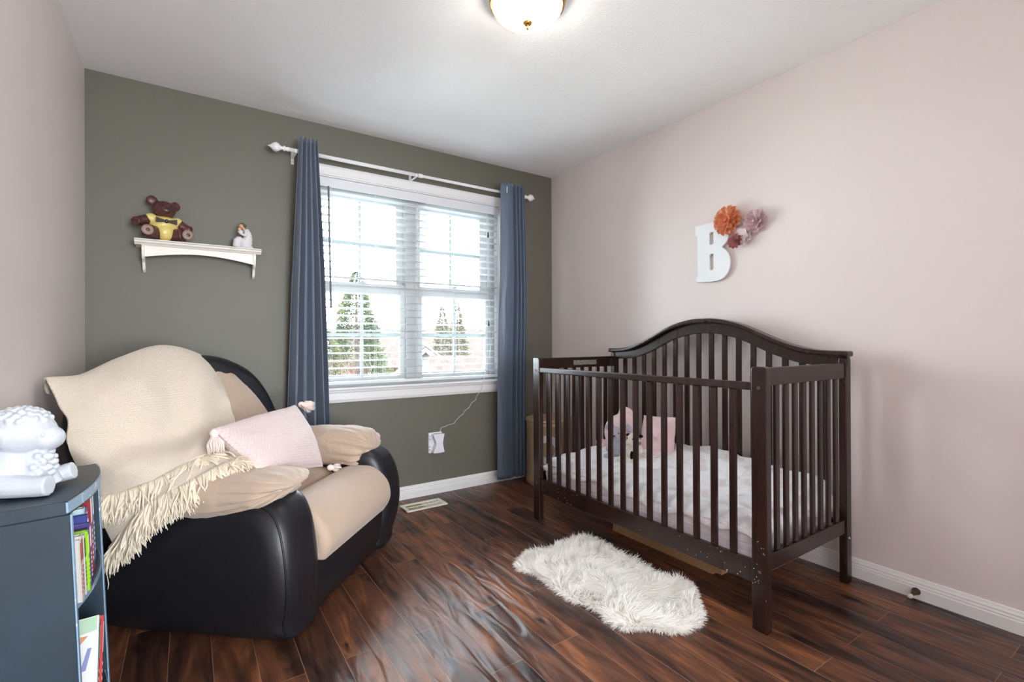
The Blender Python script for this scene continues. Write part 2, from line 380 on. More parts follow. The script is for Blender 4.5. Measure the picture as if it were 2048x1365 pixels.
# ------------------------------------------------------------------ room shell
struct(MB().box(XL-0.3, XR+0.3, YF-2.2, YB+0.02, -0.1, 0).build('floor', m_floor))
struct(MB().box(XL-0.3, XR+0.3, YF-2.2, YB+0.25, ZC, ZC+0.1).build('ceiling', m_ceil))
struct(MB().box(XL-0.12, XL, YF-2.2, YB+0.25, 0, ZC).build('wall_left', m_pink))
struct(MB().box(XR, XR+0.12, YF-2.2, YB+0.25, 0, ZC).build('wall_right', m_pink))
OX0, OX1, OZ0, OZ1 = 0.655, 2.015, 0.785, 2.125      # window opening
wb = MB(); y0, y1 = YB, YB+0.2
wb.box(XL, OX0, y0, y1, 0, ZC); wb.box(OX1, XR, y0, y1, 0, ZC); wb.box(OX0, OX1, y0, y1, 0, OZ0); wb.box(OX0, OX1, y0, y1, OZ1, ZC)
struct(wb.build('wall_back', m_green))
# wall behind the photographer with an open doorway to the hall
wf = MB(); DX0, DX1 = -0.3, 1.3
wf.box(XL, DX0, YF-0.12, YF, 0, ZC); wf.box(DX1, XR, YF-0.12, YF, 0, ZC); wf.box(DX0, DX1, YF-0.12, YF, 2.05, ZC)
struct(wf.build('wall_front', m_pink))
dr = MB()
for x in (DX0, DX1):
    dr.box(x-(0.07 if x == DX0 else 0), x+(0.07 if x == DX1 else 0), YF, YF+0.015, 0, 2.12)
dr.box(DX0, DX1, YF, YF+0.015, 2.05, 2.12)
struct(dr.build('door_1', m_trim, bevel=0.003))
struct(MB().box(XL, XR, YF-2.2, YF-2.1, 0, ZC).build('wall_hall', m_pink))
hw = MB()
for x0_, x1_, z0_, z1_ in ((0.07, 0.145, 0.27, 2.33), (1.755, 1.83, 0.27, 2.33), (0.145, 1.755, 0.27, 0.345), (0.145, 1.755, 2.255, 2.33)): hw.box(x0_, x1_, YF-2.1, YF-2.06, z0_, z1_)
struct(hw.build('fill_light_trim', m_trim, bevel=0.003))  # trim added around the unseen fill lamp, the wall has no opening here

BB = [(0, 0), (0.014, 0), (0.014, 0.045), (0.011, 0.05), (0.013, 0.054), (0.010, 0.062), (0.011, 0.068), (0.007, 0.075), (0.005, 0.083), (0, 0.086)]
o = MB().prism([(YB-a, b) for a, b in BB], XL, XR, 'x').build('baseboard_back', m_trim); struct(o)
o = MB().prism([(XR-a, b) for a, b in BB], YF, YB-0.014, 'y').build('baseboard_right', m_trim); struct(o)
o = MB().prism([(XL+a, b) for a, b in BB], YF, YB-0.014, 'y').build('baseboard_left', m_trim); struct(o)

# ------------------------------------------------------------------ window
win = bpy.data.objects.new('window_1', None); COL.objects.link(win); win.location = (0, 0, 0); win['kind'] = 'structure'
cs = MB(); CW = 0.065
cprof = [(0, 0), (0.018, 0), (0.018, 0.012), (0.013, 0.018), (0.014, 0.05), (0.008, CW), (0, CW)]
cs.prism([(YB-a, OZ1+b) for a, b in cprof], OX0-CW, OX1+CW, 'x')
cs.prism([(OX0-b, YB-a) for a, b in cprof], 0.70, OZ1, 'z'); cs.prism([(OX1+b, YB-a) for a, b in cprof], 0.70, OZ1, 'z')
cs.prism([(YB-a, OZ0-0.01-b*1.25) for a, b in cprof], OX0-CW, OX1+CW, 'x')
cs.build('casing', m_trim, win)
st = MB().prism([(YB-0.032, OZ0-0.016), (YB-0.036, OZ0-0.006), (YB-0.032, OZ0+0.002), (YB+0.1, OZ0+0.002), (YB+0.1, OZ0-0.016)], OX0-0.0, OX1+0.0, 'x')
st.build('window_sill', m_trim, win, bevel=0.002)
jb = MB(); YFm = YB+0.085
jb.box(OX0, OX0+0.006, YB-0.002, YB+0.2, OZ0, OZ1); jb.box(OX1-0.006, OX1, YB-0.002, YB+0.2, OZ0, OZ1); jb.box(OX0, OX1, YB-0.002, YB+0.2, OZ1-0.006, OZ1)
jb.build('jamb', m_trim, win)
fr = MB()
fr.box(OX0, 0.69, YFm, YB+0.19, OZ0, OZ1); fr.box(1.965, OX1, YFm, YB+0.19, OZ0, OZ1)
fr.box(1.275, 1.365, YFm, YB+0.19, 0.812, 2.055); fr.box(0.69, 1.965, YFm, YB+0.19, 2.055, OZ1); fr.box(0.69, 1.965, YFm, YB+0.19, OZ0, 0.812)
fr.build('frame', m_vinyl, win, bevel=0.004)
def sash(x0, x1, z0, z1, gx0, gx1, gz0, gz1, y, mun_z, nm):
    s_ = MB(); t = 0.035
    s_.box(x0, gx0, y, y+t, z0, z1); s_.box(gx1, x1, y, y+t, z0, z1); s_.box(gx0, gx1, y, y+t, z0, gz0); s_.box(gx0, gx1, y, y+t, gz1, z1)
    q = s_.build('sash', m_vinyl, win, bevel=0.004)
    mm = MB(); mx_ = (gx0+gx1)/2
    mm.box(mx_-0.009, mx_+0.009, y+0.012, y+0.022, gz0, gz1); mm.box(gx0, gx1, y+0.0125, y+0.0215, mun_z-0.011, mun_z+0.011)
    mm.build('muntin', mat('grey_white_muntin', (160, 172, 170), 0.4), q)
    MB().box(gx0, gx1, y+0.015, y+0.019, gz0, gz1).build('pane', m_glass, q)
    return q
for (a0, a1, b0, b1) in ((0.69, 1.275, 0.722, 1.222), (1.365, 1.965, 1.408, 1.905)):
    sash(a0, a1, 1.42, 2.055, b0, b1, 1.475, 2.035, YB+0.135, 1.745, 'u')
for (a0, a1, b0, b1) in ((0.69, 1.275, 0.712, 1.235), (1.365, 1.965, 1.402, 1.932)):
    q = sash(a0, a1, 0.812, 1.475, b0, b1, 0.845, 1.405, YB+0.095, 1.126, 'l')
    lk = MB(); c = (b0+b1)/2; lk.box(c-0.03, c+0.03, YB+0.1, YB+0.125, 1.475, 1.483); lk.box(c-0.01, c+0.02, YB+0.1, YB+0.12, 1.483, 1.495)
    lk.build('sash_lock', m_vinyl, q, bevel=0.003)

# venetian blind
bl = thing('venetian_blind', (1.335, YB+0.04, 0.8), 'white two-inch slatted venetian blind hanging open inside the window', 'blind')
ox, oy, oz = 1.335, YB+0.04, 0.8
BX0, BX1 = OX0+0.012-ox, OX1-0.012-ox
MB().box(BX0, BX1, -0.032, -0.022, 2.058-oz, 2.118-oz).build('valance', m_slat, bl, bevel=0.003)
MB().box(BX0, BX1, -0.02, 0.025, 2.075-oz, 2.115-oz).build('headrail', m_slat, bl)
sl = MB(); zs = np.linspace(2.035, 0.86, 25)
for z in zs:
    tilt = 0.004
    vs = []; n = 6
    for i in range(n+1):
        a = i/n*2-1; vs.append((a*0.0145, z-oz+0.0025*(1-a*a)-a*tilt))
    vs2 = [(y_, z_-0.0024) for y_, z_ in vs[::-1]]
    sl.prism(vs+vs2, BX0, BX1, 'x')
sl.build('slats', m_slat, bl)
MB().box(BX0, BX1, -0.026, 0.026, 0.803-oz, 0.822-oz).build('bottom_rail', m_slat, bl, bevel=0.004)
cd = MB()
for x in (0.755, 1.04, 1.335, 1.62, 1.905):
    for y in (-0.016, 0.016): cd.tube([(x-ox, y, 2.08-oz), (x-ox, y, 0.81-oz)], 0.0009, 4)
    cd.tube([(x-ox+0.008, 0, 2.08-oz), (x-ox+0.008, 0, 0.81-oz)], 0.0008, 4)
cd.build('ladder_cord', m_cord, bl)
MB().tube([(0.735-ox, -0.036, 2.06-oz), (0.74-ox, -0.04, 1.7-oz), (0.747-ox, -0.04, 1.295-oz)], [0.006, 0.006, 0.0065], 8).build('tilt_wand', m_wand, bl, smooth=True)
for x, zt in ((1.902, 1.905), (1.905, 1.23)):
    q = MB().tube([(x-0.005-ox, -0.036, 2.06-oz), (x-ox, -0.04, zt-oz)], 0.001, 4).build('pull_cord', m_cord, bl)
    MB().lathe([(0.002, 0.02), (0.005, 0.012), (0.0075, -0.02), (0.005, -0.024)], (x-ox, -0.04, zt-0.01-oz), 10).build('cord_tassel', m_black, q, smooth=True)

# ------------------------------------------------------------------ curtain rod and curtains
YR = 3.06; ZR = 2.203
rod = thing('curtain_rod', (1.31, YR, ZR), 'white telescoping curtain rod with turned finials above the window', 'curtain rod')
def L_(x, y, z): return (x-1.31, y-YR, z-ZR)
MB().tube([L_(0.49, YR, ZR), L_(1.30, YR, ZR)], 0.0115, 14).build('rod', m_trim, rod, smooth=True)
MB().tube([L_(1.30, YR, ZR), L_(2.16, YR, ZR)], 0.0095, 14).build('rod', m_trim, rod, smooth=True)
MB().tube([L_(1.295, YR, ZR), L_(1.325, YR, ZR)], 0.0135, 14).build('collar', m_trim, rod, bevel=0.002)
fp = [(0.0, 0.115), (0.003, 0.108), (0.008, 0.098), (0.019, 0.088), (0.026, 0.075), (0.027, 0.066), (0.021, 0.054), (0.011, 0.044), (0.009, 0.034), (0.015, 0.028), (0.015, 0.022), (0.010, 0.016), (0.013, 0.006), (0.013, 0)]
MB().lathe(fp[::-1], L_(0.49, YR, ZR), 20, M=Matrix.Rotation(R(-90), 4, 'Y')).build('finial', m_trim, rod, smooth=True)
MB().lathe(fp[::-1], L_(2.16, YR, ZR), 20, M=Matrix.Rotation(R(90), 4, 'Y')).build('finial', m_trim, rod, smooth=True)
for x in (0.525, 1.275, 2.12):
    b = MB(); b.box(x-1.31-0.008, x-1.31+0.008, YB-YR-0.004, YB-YR-0.0005, -0.05, 0.03); b.box(x-1.31-0.006, x-1.31+0.006, -0.013, YB-YR-0.002, -0.0165, -0.0125)
    b.box(x-1.31-0.006, x-1.31+0.006, -0.016, -0.013, -0.0165, 0.004)
    q = b.build('bracket', m_trim, rod)
    MB().lathe([(0.003, -0.001), (0.003, 0.001)], (x-1.31, YB-YR-0.005, -0.035), 8, M=Matrix.Rotation(R(90), 4, 'X')).build('screw', m_metal, q)
def interp(z, tab):
    for (z0, v0), (z1, v1) in zip(tab, tab[1:]):
        if (z-z0)*(z-z1) <= 0: t = (z-z0)/(z1-z0); return v0+(v1-v0)*t
    return tab[0][1] if z > tab[0][0] else tab[-1][1]
def curtain(name, label, left_tab, right_tab, ztop, zbot, shape, amp_tab):
    cx = left_tab[0][1]; root = thing(name, (cx, YR, zbot), label, 'curtain')
    def f(u, v):
        z = ztop+(zbot-ztop)*v
        xl, xr = interp(z, left_tab), interp(z, right_tab); a = interp(z, amp_tab)
        px, py = shape(u, v)
        return (xl+(xr-xl)*px-cx, py*a - 0.042*min(1, max(0, (z-0.7)/0.8)) + 0.006*fbm((px*2, z*1.2, 3), 1.5), z-zbot)
    mb = MB().grid(f, 150, 70); mb.build('curtain_cloth', m_curtain, root, smooth=True, solid=0.0025)
    hm = MB().grid(lambda u, v: Vector(f(u, 0.985+0.012*v))+Vector((0, -0.0022, 0)), 150, 2)
    return root, f, cx, zbot
def fold_left(u, v):
    k = 4.5; ph = u*k*2*math.pi
    return u+0.008*math.sin(2*ph+1)*v, math.sin(ph+0.5+0.5*v*math.sin(u*5))*(1+0.3*math.sin(u*7+v*3))
c1, f1, cx1, zb1 = curtain('grommet_curtain', 'slate blue gathered curtain panel falling behind the beige recliner', [(2.28, 0.539), (1.45, 0.501), (0.6, 0.478), (0.03, 0.46)], [(2.28, 0.636), (1.45, 0.676), (0.6, 0.712), (0.03, 0.72)], 2.276, 0.03, fold_left, [(2.28, 0.018), (1.2, 0.034), (0.03, 0.045)])
def fold_right(u, v):
    # broad flat leading fold then four tight pleats
    if u < 0.42:
        t = u/0.42; return t*0.52, 0.15-0.95*math.sin(t*math.pi*0.8+0.15)
    t = (u-0.42)/0.58; return 0.52+t*0.48, -0.48+0.25+0.65*math.sin(t*3.5*2*math.pi+0.2)*(1-0.2*t)
c2, f2, cx2, zb2 = curtain('grommet_curtain', 'slate blue curtain panel with a broad flat fold, hanging beside the gold hamper', [(2.28, 1.925), (1.45, 1.915), (0.05, 1.916)], [(2.28, 2.131), (1.2, 2.159), (0.05, 2.177)], 2.262, 0.045, fold_right, [(2.28, 0.030), (1.2, 0.036), (0.03, 0.038)])
gr = MB()
for k in range(14):
    pass
gx = 1.962
ring = [(gx-cx2+0.008*math.sin(t), -0.073+0.012*math.sin(t), ZR-zb2+0.021*math.cos(t)) for t in np.linspace(0, 2*math.pi, 25)]
MB().tube(ring, 0.0032, 8, caps=False).build('grommet_ring', m_trim, c2, smooth=True)

# ------------------------------------------------------------------ wall shelf and its ornaments
ws = thing('wall_shelf', (0.06, YB, 1.45), 'cream painted ledge shelf with arched apron on the olive wall', 'shelf')
sx, sy, sz = 0.06, YB, 1.45
mb = MB(); pr = [(0, 1.6), (-0.132, 1.6), (-0.133, 1.596), (-0.125, 1.592), (-0.122, 1.584), (-0.112, 1.578), (-0.108, 1.573), (0, 1.573)]
mb.prism([(a, b-sz) for a, b in pr], -0.283, 0.283, 'x'); mb.build('ledge', m_cream, ws)
ap = [(-0.245, 1.573-sz), (0.245, 1.573-sz), (0.245, 1.515-sz)] + [(0.245-0.49*t, 1.515-sz+0.03*math.sin(math.pi*t)) for t in np.linspace(0.05, 0.95, 14)] + [(-0.245, 1.515-sz)]
MB().prism(ap, -0.092, -0.076, 'y').build('apron', m_cream, ws)
for x in (-0.255, 0.245):
    bp_ = smooth_poly([(-0.1, 1.573-sz), (-0.1, 1.53-sz), (-0.085, 1.505-sz), (-0.055, 1.49-sz), (-0.04, 1.462-sz), (-0.026, 1.45-sz), (-0.0005, 1.452-sz), (-0.0005, 1.573-sz)], 3)
    bp_ = [(min(a, -0.0005), min(b, 1.573-sz)) for a, b in bp_]
    MB().prism(bp_, x, x+0.012, 'x').build('bracket', m_cream, ws)

def blobset(name, parts, m, parent, voxel=0.004, sm=4, **kw):
    mb = MB()
    for p in parts:
        if p[0] == 'e': mb.ell(p[1], p[2], (Matrix.Rotation(p[3][0], 4, p[3][1]) if len(p) > 3 else None))
        else: mb.tube(smooth_poly(p[1], 4, False), list(np.interp(np.linspace(0, 1, (len(p[1])-1)*4+1), np.linspace(0, 1, len(p[2])), p[2])), 12)
    return mb.build(name, m, parent, smooth=True, remesh=voxel, rsmooth=sm, **kw)

bear = thing('bear_ornament', (-0.105, 3.085, 1.6005), 'glazed brown ceramic bear in a yellow shirt sitting on the wall shelf', 'ornament', rz=R(14))
blobset('body', [('e', (0, 0.005, 0.07), (0.06, 0.05, 0.068)), ('e', (0, -0.012, 0.165), (0.052, 0.046, 0.044)), ('e', (0, -0.052, 0.153), (0.026, 0.022, 0.02)),
    ('e', (-0.05, -0.002, 0.205), (0.026, 0.013, 0.026)), ('e', (0.05, -0.002, 0.192), (0.024, 0.013, 0.025)),
    ('t', [(-0.052, 0, 0.112), (-0.10, -0.01, 0.092), (-0.125, -0.03, 0.08)], [0.026, 0.024, 0.022]), ('t', [(0.052, 0, 0.112), (0.09, -0.015, 0.082), (0.115, -0.03, 0.072)], [0.026, 0.024, 0.022]),
    ('t', [(-0.03, -0.01, 0.036), (-0.075, -0.045, 0.038)], [0.034, 0.036]), ('t', [(0.03, -0.01, 0.036), (0.078, -0.045, 0.036)], [0.034, 0.036])], m_bear, bear, 0.0045, 3)
for s_, x in ((-1, -0.083), (1, 0.088)):
    q = blobset('foot_sole', [('e', (x, -0.079, 0.038), (0.027, 0.007, 0.027))], m_sole, bear, 0.003, 2, label='tan sole disc with brown centre')
    MB().ell((x, -0.084, 0.037), (0.0095, 0.004, 0.0095)).build('sole_centre', m_bear, q, smooth=True)
blobset('shirt', [('e', (0, 0.0, 0.085), (0.064, 0.054, 0.05)), ('e', (-0.055, -0.004, 0.112), (0.029, 0.029, 0.026)), ('e', (0.055, -0.004, 0.108), (0.029, 0.029, 0.026)), ('e', (0, -0.02, 0.045), (0.042, 0.042, 0.044))], m_yellow, bear, 0.0045, 3)
bt = MB()
for s_ in (-1, 1): bt.prism([(0, 0.1), (s_*0.045, 0.112), (s_*0.045, 0.086), (0, 0.094)], -0.066, -0.052, 'y')
bt.ell((0, -0.06, 0.097), (0.009, 0.009, 0.01)); bt.build('bow_tie', m_bowtie, bear, bevel=0.002)
ey = MB(); ey.ell((-0.018, -0.052, 0.178), (0.0055, 0.004, 0.0055)); ey.ell((0.018, -0.052, 0.178), (0.0055, 0.004, 0.0055)); ey.ell((0, -0.073, 0.158), (0.009, 0.005, 0.006)); ey.build('eyes_and_nose', m_black, bear, smooth=True)

fig = thing('mother_and_baby_figurine', (0.262, 3.08, 1.6005), 'small carved figurine of a seated woman in white cradling a baby', 'figurine', rz=R(-20))
blobset('dress', [('e', (0.0, 0, 0.03), (0.036, 0.03, 0.032)), ('e', (-0.024, -0.012, 0.05), (0.020, 0.024, 0.018)), ('t', [(-0.03, -0.018, 0.05), (-0.036, -0.022, 0.006)], [0.02, 0.018]), ('e', (0.008, 0.004, 0.012), (0.036, 0.03, 0.014)),
    ('t', [(0.012, 0.004, 0.03), (0.016, 0.005, 0.075), (0.004, 0, 0.108)], [0.028, 0.022, 0.016]), ('t', [(0.012, -0.014, 0.1), (0.012, -0.026, 0.072), (-0.016, -0.03, 0.084)], [0.009, 0.008, 0.006])], m_dress, fig, 0.0028, 3)
blobset('head', [('e', (-0.013, -0.01, 0.127), (0.0115, 0.011, 0.0135)), ('t', [(0.002, -0.003, 0.105), (-0.006, -0.006, 0.12)], [0.007, 0.006]), ('e', (-0.0235, -0.013, 0.124), (0.003, 0.003, 0.003)), ('e', (-0.02, -0.03, 0.09), (0.006, 0.005, 0.006))], m_skin, fig, 0.0016, 2)
blobset('hair', [('e', (-0.009, -0.006, 0.134), (0.0135, 0.013, 0.0115)), ('e', (0.004, -0.002, 0.13), (0.009, 0.009, 0.009))], m_hair, fig, 0.002, 2)
q = blobset('baby', [('e', (-0.018, -0.024, 0.106), (0.009, 0.008, 0.009))], m_skin, fig, 0.0018, 2)
blobset('baby_wrap', [('e', (-0.012, -0.024, 0.09), (0.012, 0.011, 0.014))], m_dress, q, 0.0022, 2)

# ------------------------------------------------------------------ letter and paper flowers on the pink wall
def wallM(y, z, d=0.0):   # local x -> towards -Y, local y -> up, local z -> out of wall (-X)
    m = Matrix(((0, 0, -1, XR-d), (-1, 0, 0, y), (0, 1, 0, z), (0, 0, 0, 1))); return m
def flat_curve(name, loops, depth, bev=0.0015):
    c = bpy.data.curves.new(name, 'CURVE'); c.dimensions = '2D'; c.fill_mode = 'BOTH'; c.extrude = depth/2; c.bevel_depth = bev; c.bevel_resolution = 1; c.offset = -bev
    for lp in loops:
        s_ = c.splines.new('POLY'); s_.points.add(len(lp)-1)
        for k, p in enumerate(lp): s_.points[k].co = (p[0], p[1], 0, 1)
        s_.use_cyclic_u = True
    t = bpy.data.objects.new('tmp', c); COL.objects.link(t); dg = bpy.context.evaluated_depsgraph_get()
    me = bpy.data.meshes.new_from_object(t.evaluated_get(dg)); bpy.data.objects.remove(t); bpy.data.curves.remove(c); me.name = name
    return me
# B in wall metres, origin lower-left
H = 0.335; U = 0.335/835; 
def px(x, y):
    d = x-180; a = 0.000453*d-6.4e-8*d*d
    return (a, 1.0737+(282.5-y/7.583)*(2.878-0.83*a)/965.85-1.428)
outl = [(197, 1245), (200, 1160), (214, 1150), (212, 556), (184, 550), (181, 410), (470, 335)]
outl = [px(*p) for p in outl] + [px(*p) for p in smooth_poly([(560, 332), (640, 372), (686, 450), (690, 545), (655, 640), (588, 712)], 4, False)] + [px(*p) for p in smooth_poly([(597, 728), (660, 775), (705, 860), (712, 980), (680, 1090), (610, 1180), (520, 1225), (400, 1245)], 4, False)]
def slot(x0, x1, y0, y1):
    r = (x1-x0)*0.45; pts = [(x0, y1), (x0, y0+r), (x0+r*0.4, y0+r*0.3), (x0+r, y0), (x1, y0), (x1, y1-r), (x1-r*0.4, y1-r*0.3), (x1-r, y1)]
    return [px(*p) for p in pts]
me = flat_curve('letter_sign', [outl, slot(395, 455, 490, 680), slot(400, 455, 820, 1062)], 0.009)
me.materials.append(m_bwhite); lb = bpy.data.objects.new('letter_sign', me); COL.objects.link(lb)
lb.matrix_world = wallM(1.776, 1.428, 0.0115)
tag(lb, 'white wooden slab letter B mounted on the pink wall', 'letter sign')
def flower(name, label, y, z, rad, m, layers, tilt=0, d=0.018, group='paper flowers beside the wall letter'):
    root = bpy.data.objects.new(name, None); COL.objects.link(root); root.matrix_world = wallM(y, z, 0.002) @ Matrix.Rotation(R(tilt), 4, 'Z'); root.empty_display_size = 0.03
    tag(root, label, 'paper flower', group)
    for li, (n, r_, w_, lift, notch) in enumerate(layers):
        for k in range(n):
            a = 2*math.pi*(k+0.5*(li % 2))/n+random.uniform(-.08, .08); mb = MB()
            def f(u, v, r_=r_, w_=w_, lift=lift, a=a, li=li):
                t = v; wid = w_*min(1, 0.25+1.1*t)*(1-0.25*max(0, t-0.7)/0.3); x = r_*(0.08+0.92*t*(1-0.13*t*abs(2*u-1))); yy = (2*u-1)*wid/2
                zz = 0.004+li*0.006 + lift*t*t*r_ + 0.25*abs(yy)*(0.4+t) - 0.10*r_*max(0, t-0.75)*4*(1-abs(2*u-1))
                return (x*math.cos(a)-yy*math.sin(a), x*math.sin(a)+yy*math.cos(a), zz)
            mb.grid(f, 8, 8)
            mb.build('petal', m, root, smooth=True, solid=0.0006)
    c = MB()
    for k in range(6): c.ell((random.uniform(-.004, .004)*rad*14, random.uniform(-.004, .004)*rad*14, 0.02+random.uniform(0, .006)), (rad*0.09, rad*0.09, rad*0.12), n=8, m=6)
    c.build('flower_centre', m, root, smooth=True)
    return root
flower('paper_flower', 'copper orange paper flower overlapping the top corner of the letter', 1.561, 1.745, 0.076, m_copper, [(14, 0.086, 0.038, 0.12, 1), (10, 0.064, 0.036, 0.35, 1), (7, 0.040, 0.026, 0.8, 1)])
flower('paper_flower', 'large mauve pink paper flower, highest and furthest from the letter', 1.414, 1.713, 0.066, m_mauve, [(8, 0.066, 0.046, 0.2, 0), (7, 0.052, 0.036, 0.6, 0), (5, 0.03, 0.022, 1.1, 0)], 10)
flower('paper_flower', 'white blush paper flower tucked behind the small rose one', 1.484, 1.648, 0.05, m_rosewhite, [(8, 0.058, 0.040, 0.15, 0), (6, 0.042, 0.034, 0.4, 0)], 20)
fr4 = flower('paper_flower', 'small dusty rose paper flower below the orange flower', 1.513, 1.621, 0.036, m_rose, [(11, 0.044, 0.022, 0.35, 0), (8, 0.032, 0.02, 0.7, 0), (5, 0.02, 0.014, 1.1, 0)], 5)
fr4.matrix_world = wallM(1.513, 1.621, 0.024)
bpy.data.objects['paper_flower'].matrix_world = wallM(1.561, 1.745, 0.024)

# ------------------------------------------------------------------ outlet cover, its cord, floor vent, door stop
oc = thing('outlet_cover_box', (1.46, YB, 0.29), 'white plastic childproof outlet cover box on the olive wall below the window', 'outlet cover')
MB().box(-0.056, 0.046, -0.008, -0.0005, 0.0, 0.145).build('back_plate', m_plate, oc, bevel=0.003)
cp = smooth_poly([(-0.034, 0.006), (0.04, 0.006), (0.043, 0.02), (0.034, 0.072), (0.043, 0.122), (0.040, 0.138), (-0.034, 0.138), (-0.036, 0.12), (-0.018, 0.072), (-0.036, 0.02)], 3)
MB().prism(cp, -0.055, -0.008, 'y').build('cover', m_plate, oc, bevel=0.004)
cl = MB()
for z in (0.025, 0.045, 0.1, 0.12): cl.box(-0.052, -0.036, -0.026, -0.008, z, z+0.006)
cl.build('clip', m_plate, oc, bevel=0.001)
pts = [(1.492, 0.436), (1.505, 0.462), (1.535, 0.468), (1.56, 0.478), (1.60, 0.482), (1.62, 0.503), (1.655, 0.532), (1.68, 0.546), (1.69, 0.565), (1.73, 0.59), (1.75, 0.62), (1.785, 0.642), (1.793, 0.668), (1.815, 0.69)]
cpts = [(x, YB-0.006, z) for x, z in pts] + [(1.822, YB-0.026, 0.715), (1.83, YB-0.045, 0.775), (1.835, YB-0.044, 0.80), (1.85, YB-0.02, 0.81), (1.90, YB-0.008, 0.95), (1.955, YB-0.002, 1.2)]
q = MB().tube(smooth_poly(cpts, 5, False), 0.0016, 6).build('power_cord', m_rubber, smooth=True); tag(q, 'thin white power cord wandering from the outlet box up over the sill', 'cord')
fv = thing('floor_vent', (1.284, 2.967, 0), 'ivory metal louvred floor vent set in the boards below the window', 'vent')
v = MB(); fx, fy = 0.141, 0.072
v.box(-fx, fx, -fy, -fy+0.024, 0, 0.006); v.box(-fx, fx, fy-0.024, fy, 0, 0.006); v.box(-fx, -fx+0.026, -fy+0.024, fy-0.024, 0, 0.006); v.box(fx-0.026, fx, -fy+0.024, fy-0.024, 0, 0.006)
v.build('vent_frame', m_ventw, fv, bevel=0.003)
v = MB(); v.box(-fx+0.026, fx-0.026, -fy+0.024, fy-0.024, 0.0003, 0.001)
v.build('vent_recess', m_ventd, fv)
for k in range(17):
    x = -fx+0.032+k*0.0137; v = MB(); v.box(-0.0006, 0.0006, -fy+0.024, fy-0.024, -0.003, 0.0035, M=Matrix.Translation((x, 0, 0.0037)) @ Matrix.Rotation(R(-35 if k < 8 else 35), 4, 'Y')); v.build('louvre', m_ventw, fv)
MB().box(-fx+0.026, fx-0.026, -0.003, 0.003, 0.002, 0.0055).build('louvre', m_ventw, fv)
ds = thing('door_stop', (XR-0.014, 0.735, 0.032), 'bronze door stop with white rubber tip on the white baseboard', 'door stop')
My = Matrix.Rotation(R(-90), 4, 'Y')
MB().lathe([(0.015, 0), (0.015, 0.003), (0.013, 0.006), (0.010, 0.02), (0.0065, 0.04), (0.005, 0.06)], (0, 0, 0), 18, M=My).build('stop_body', m_bronze, ds, smooth=True)
MB().lathe([(0.0085, 0), (0.009, 0.003), (0.009, 0.011), (0.007, 0.0135)], (-0.06, 0, 0), 16, M=My).build('rubber_tip', m_rubber, ds, smooth=True)

# ------------------------------------------------------------------ ceiling light
cl_ = thing('ceiling_light', (1.117, 1.547, ZC), 'lit frosted glass dome ceiling light with gold ring and finial', 'ceiling light')
MB().lathe([(0.150, 0), (0.153, -0.010), (0.143, -0.016), (0.150, -0.028), (0.147, -0.038), (0.134, -0.042), (0.134, -0.025)], (0, 0, 0), 48).build('metal_ring', m_brass, cl_, smooth=True)
def shade_mat():
    m = bpy.data.materials.new('frosted_ribbed_glass'); m.use_nodes = True; nt = m.node_tree; b = nt.nodes['Principled BSDF']
    b.inputs['Base Color'].default_value = lin((250, 240, 222)); b.inputs['Roughness'].default_value = 0.35
    b.inputs['Emission Color'].default_value = lin((255, 244, 228)); b.inputs['Emission Strength'].default_value = 6.5
    return m
prof = [(0.136, -0.03), (0.136, -0.042), (0.130, -0.058), (0.112, -0.076), (0.085, -0.09), (0.052, -0.098), (0.02, -0.101), (0.0001, -0.1015)]
prof = smooth_poly(prof, 3, False); sh = MB(); n = 144; vs = []
for r_, z in prof:
    for j in range(n):
        t = 2*math.pi*j/n; rr = r_*(1+0.012*math.cos(36*t)); vs.append((rr*math.cos(t), rr*math.sin(t), z))
k = len(prof); sh.add(vs, [(i*n+j, i*n+(j+1) % n, (i+1)*n+(j+1) % n, (i+1)*n+j) for i in range(k-1) for j in range(n)])
shade = sh.build('glass_shade', shade_mat(), cl_, smooth=True)
MB().lathe([(0.013, 0.006), (0.019, 0.002), (0.019, -0.006), (0.012, -0.014), (0.005, -0.018), (0.006, -0.024), (0.005, -0.030), (0.0005, -0.033)], (0, 0, -0.1), 24).build('finial', m_brass, cl_, smooth=True)
# ------------------------------------------------------------------ recliner chair (local x = facing, y = across, origin on the floor)
CH_A = R(-41.676)
ch = thing('recliner_chair', (0.583, 2.212, 0), 'oversized black leather recliner with beige suede cushions, angled in the corner', 'armchair', rz=CH_A)
armo = [(0.0, 0.012), (0.04, 0.08), (0.068, 0.2), (0.066, 0.33), (0.035, 0.45), (-0.03, 0.52), (-0.18, 0.535), (-0.48, 0.50), (-0.66, 0.49), (-0.72, 0.4), (-0.73, 0.08), (-0.69, 0.012), (-0.4, 0.008)]
def arm_warp(sgn):
    def f(p):   # bulge out at mid height, tuck in at the floor
        k = math.sin(max(0, min(1, p.z/0.56))*math.pi*0.9)
        return Vector((p.x, p.y + sgn*0.055*(k-0.75), p.z))
    return f
for sgn, a0, a1 in ((-1, -0.53, -0.29), (1, 0.29, 0.525)):
    arm = puffy(armo, a0, a1, 0.075, 'y', warp=arm_warp(sgn)).build('arm', m_leather, ch, smooth=True)
    pp = squeeze(smooth_poly(armo, 4), 0.0205); k0 = 0
    seam = [Vector((x, (a0+0.0205 if sgn < 0 else a1-0.0205), z)) for x, z in pp[2:32]]
    seam = [arm_warp(sgn)(p) for p in seam]
    MB().tube(seam, 0.0035, 6).build('piping', m_leather, arm, smooth=True)
MB()
low = [(0.035, 0.27), (0.038, 0.18), (0.028, 0.09), (0.006, 0.03), (-0.04, 0.015), (-0.35, 0.012), (-0.7, 0.015), (-0.74, 0.3), (-0.3, 0.33), (-0.05, 0.29)]
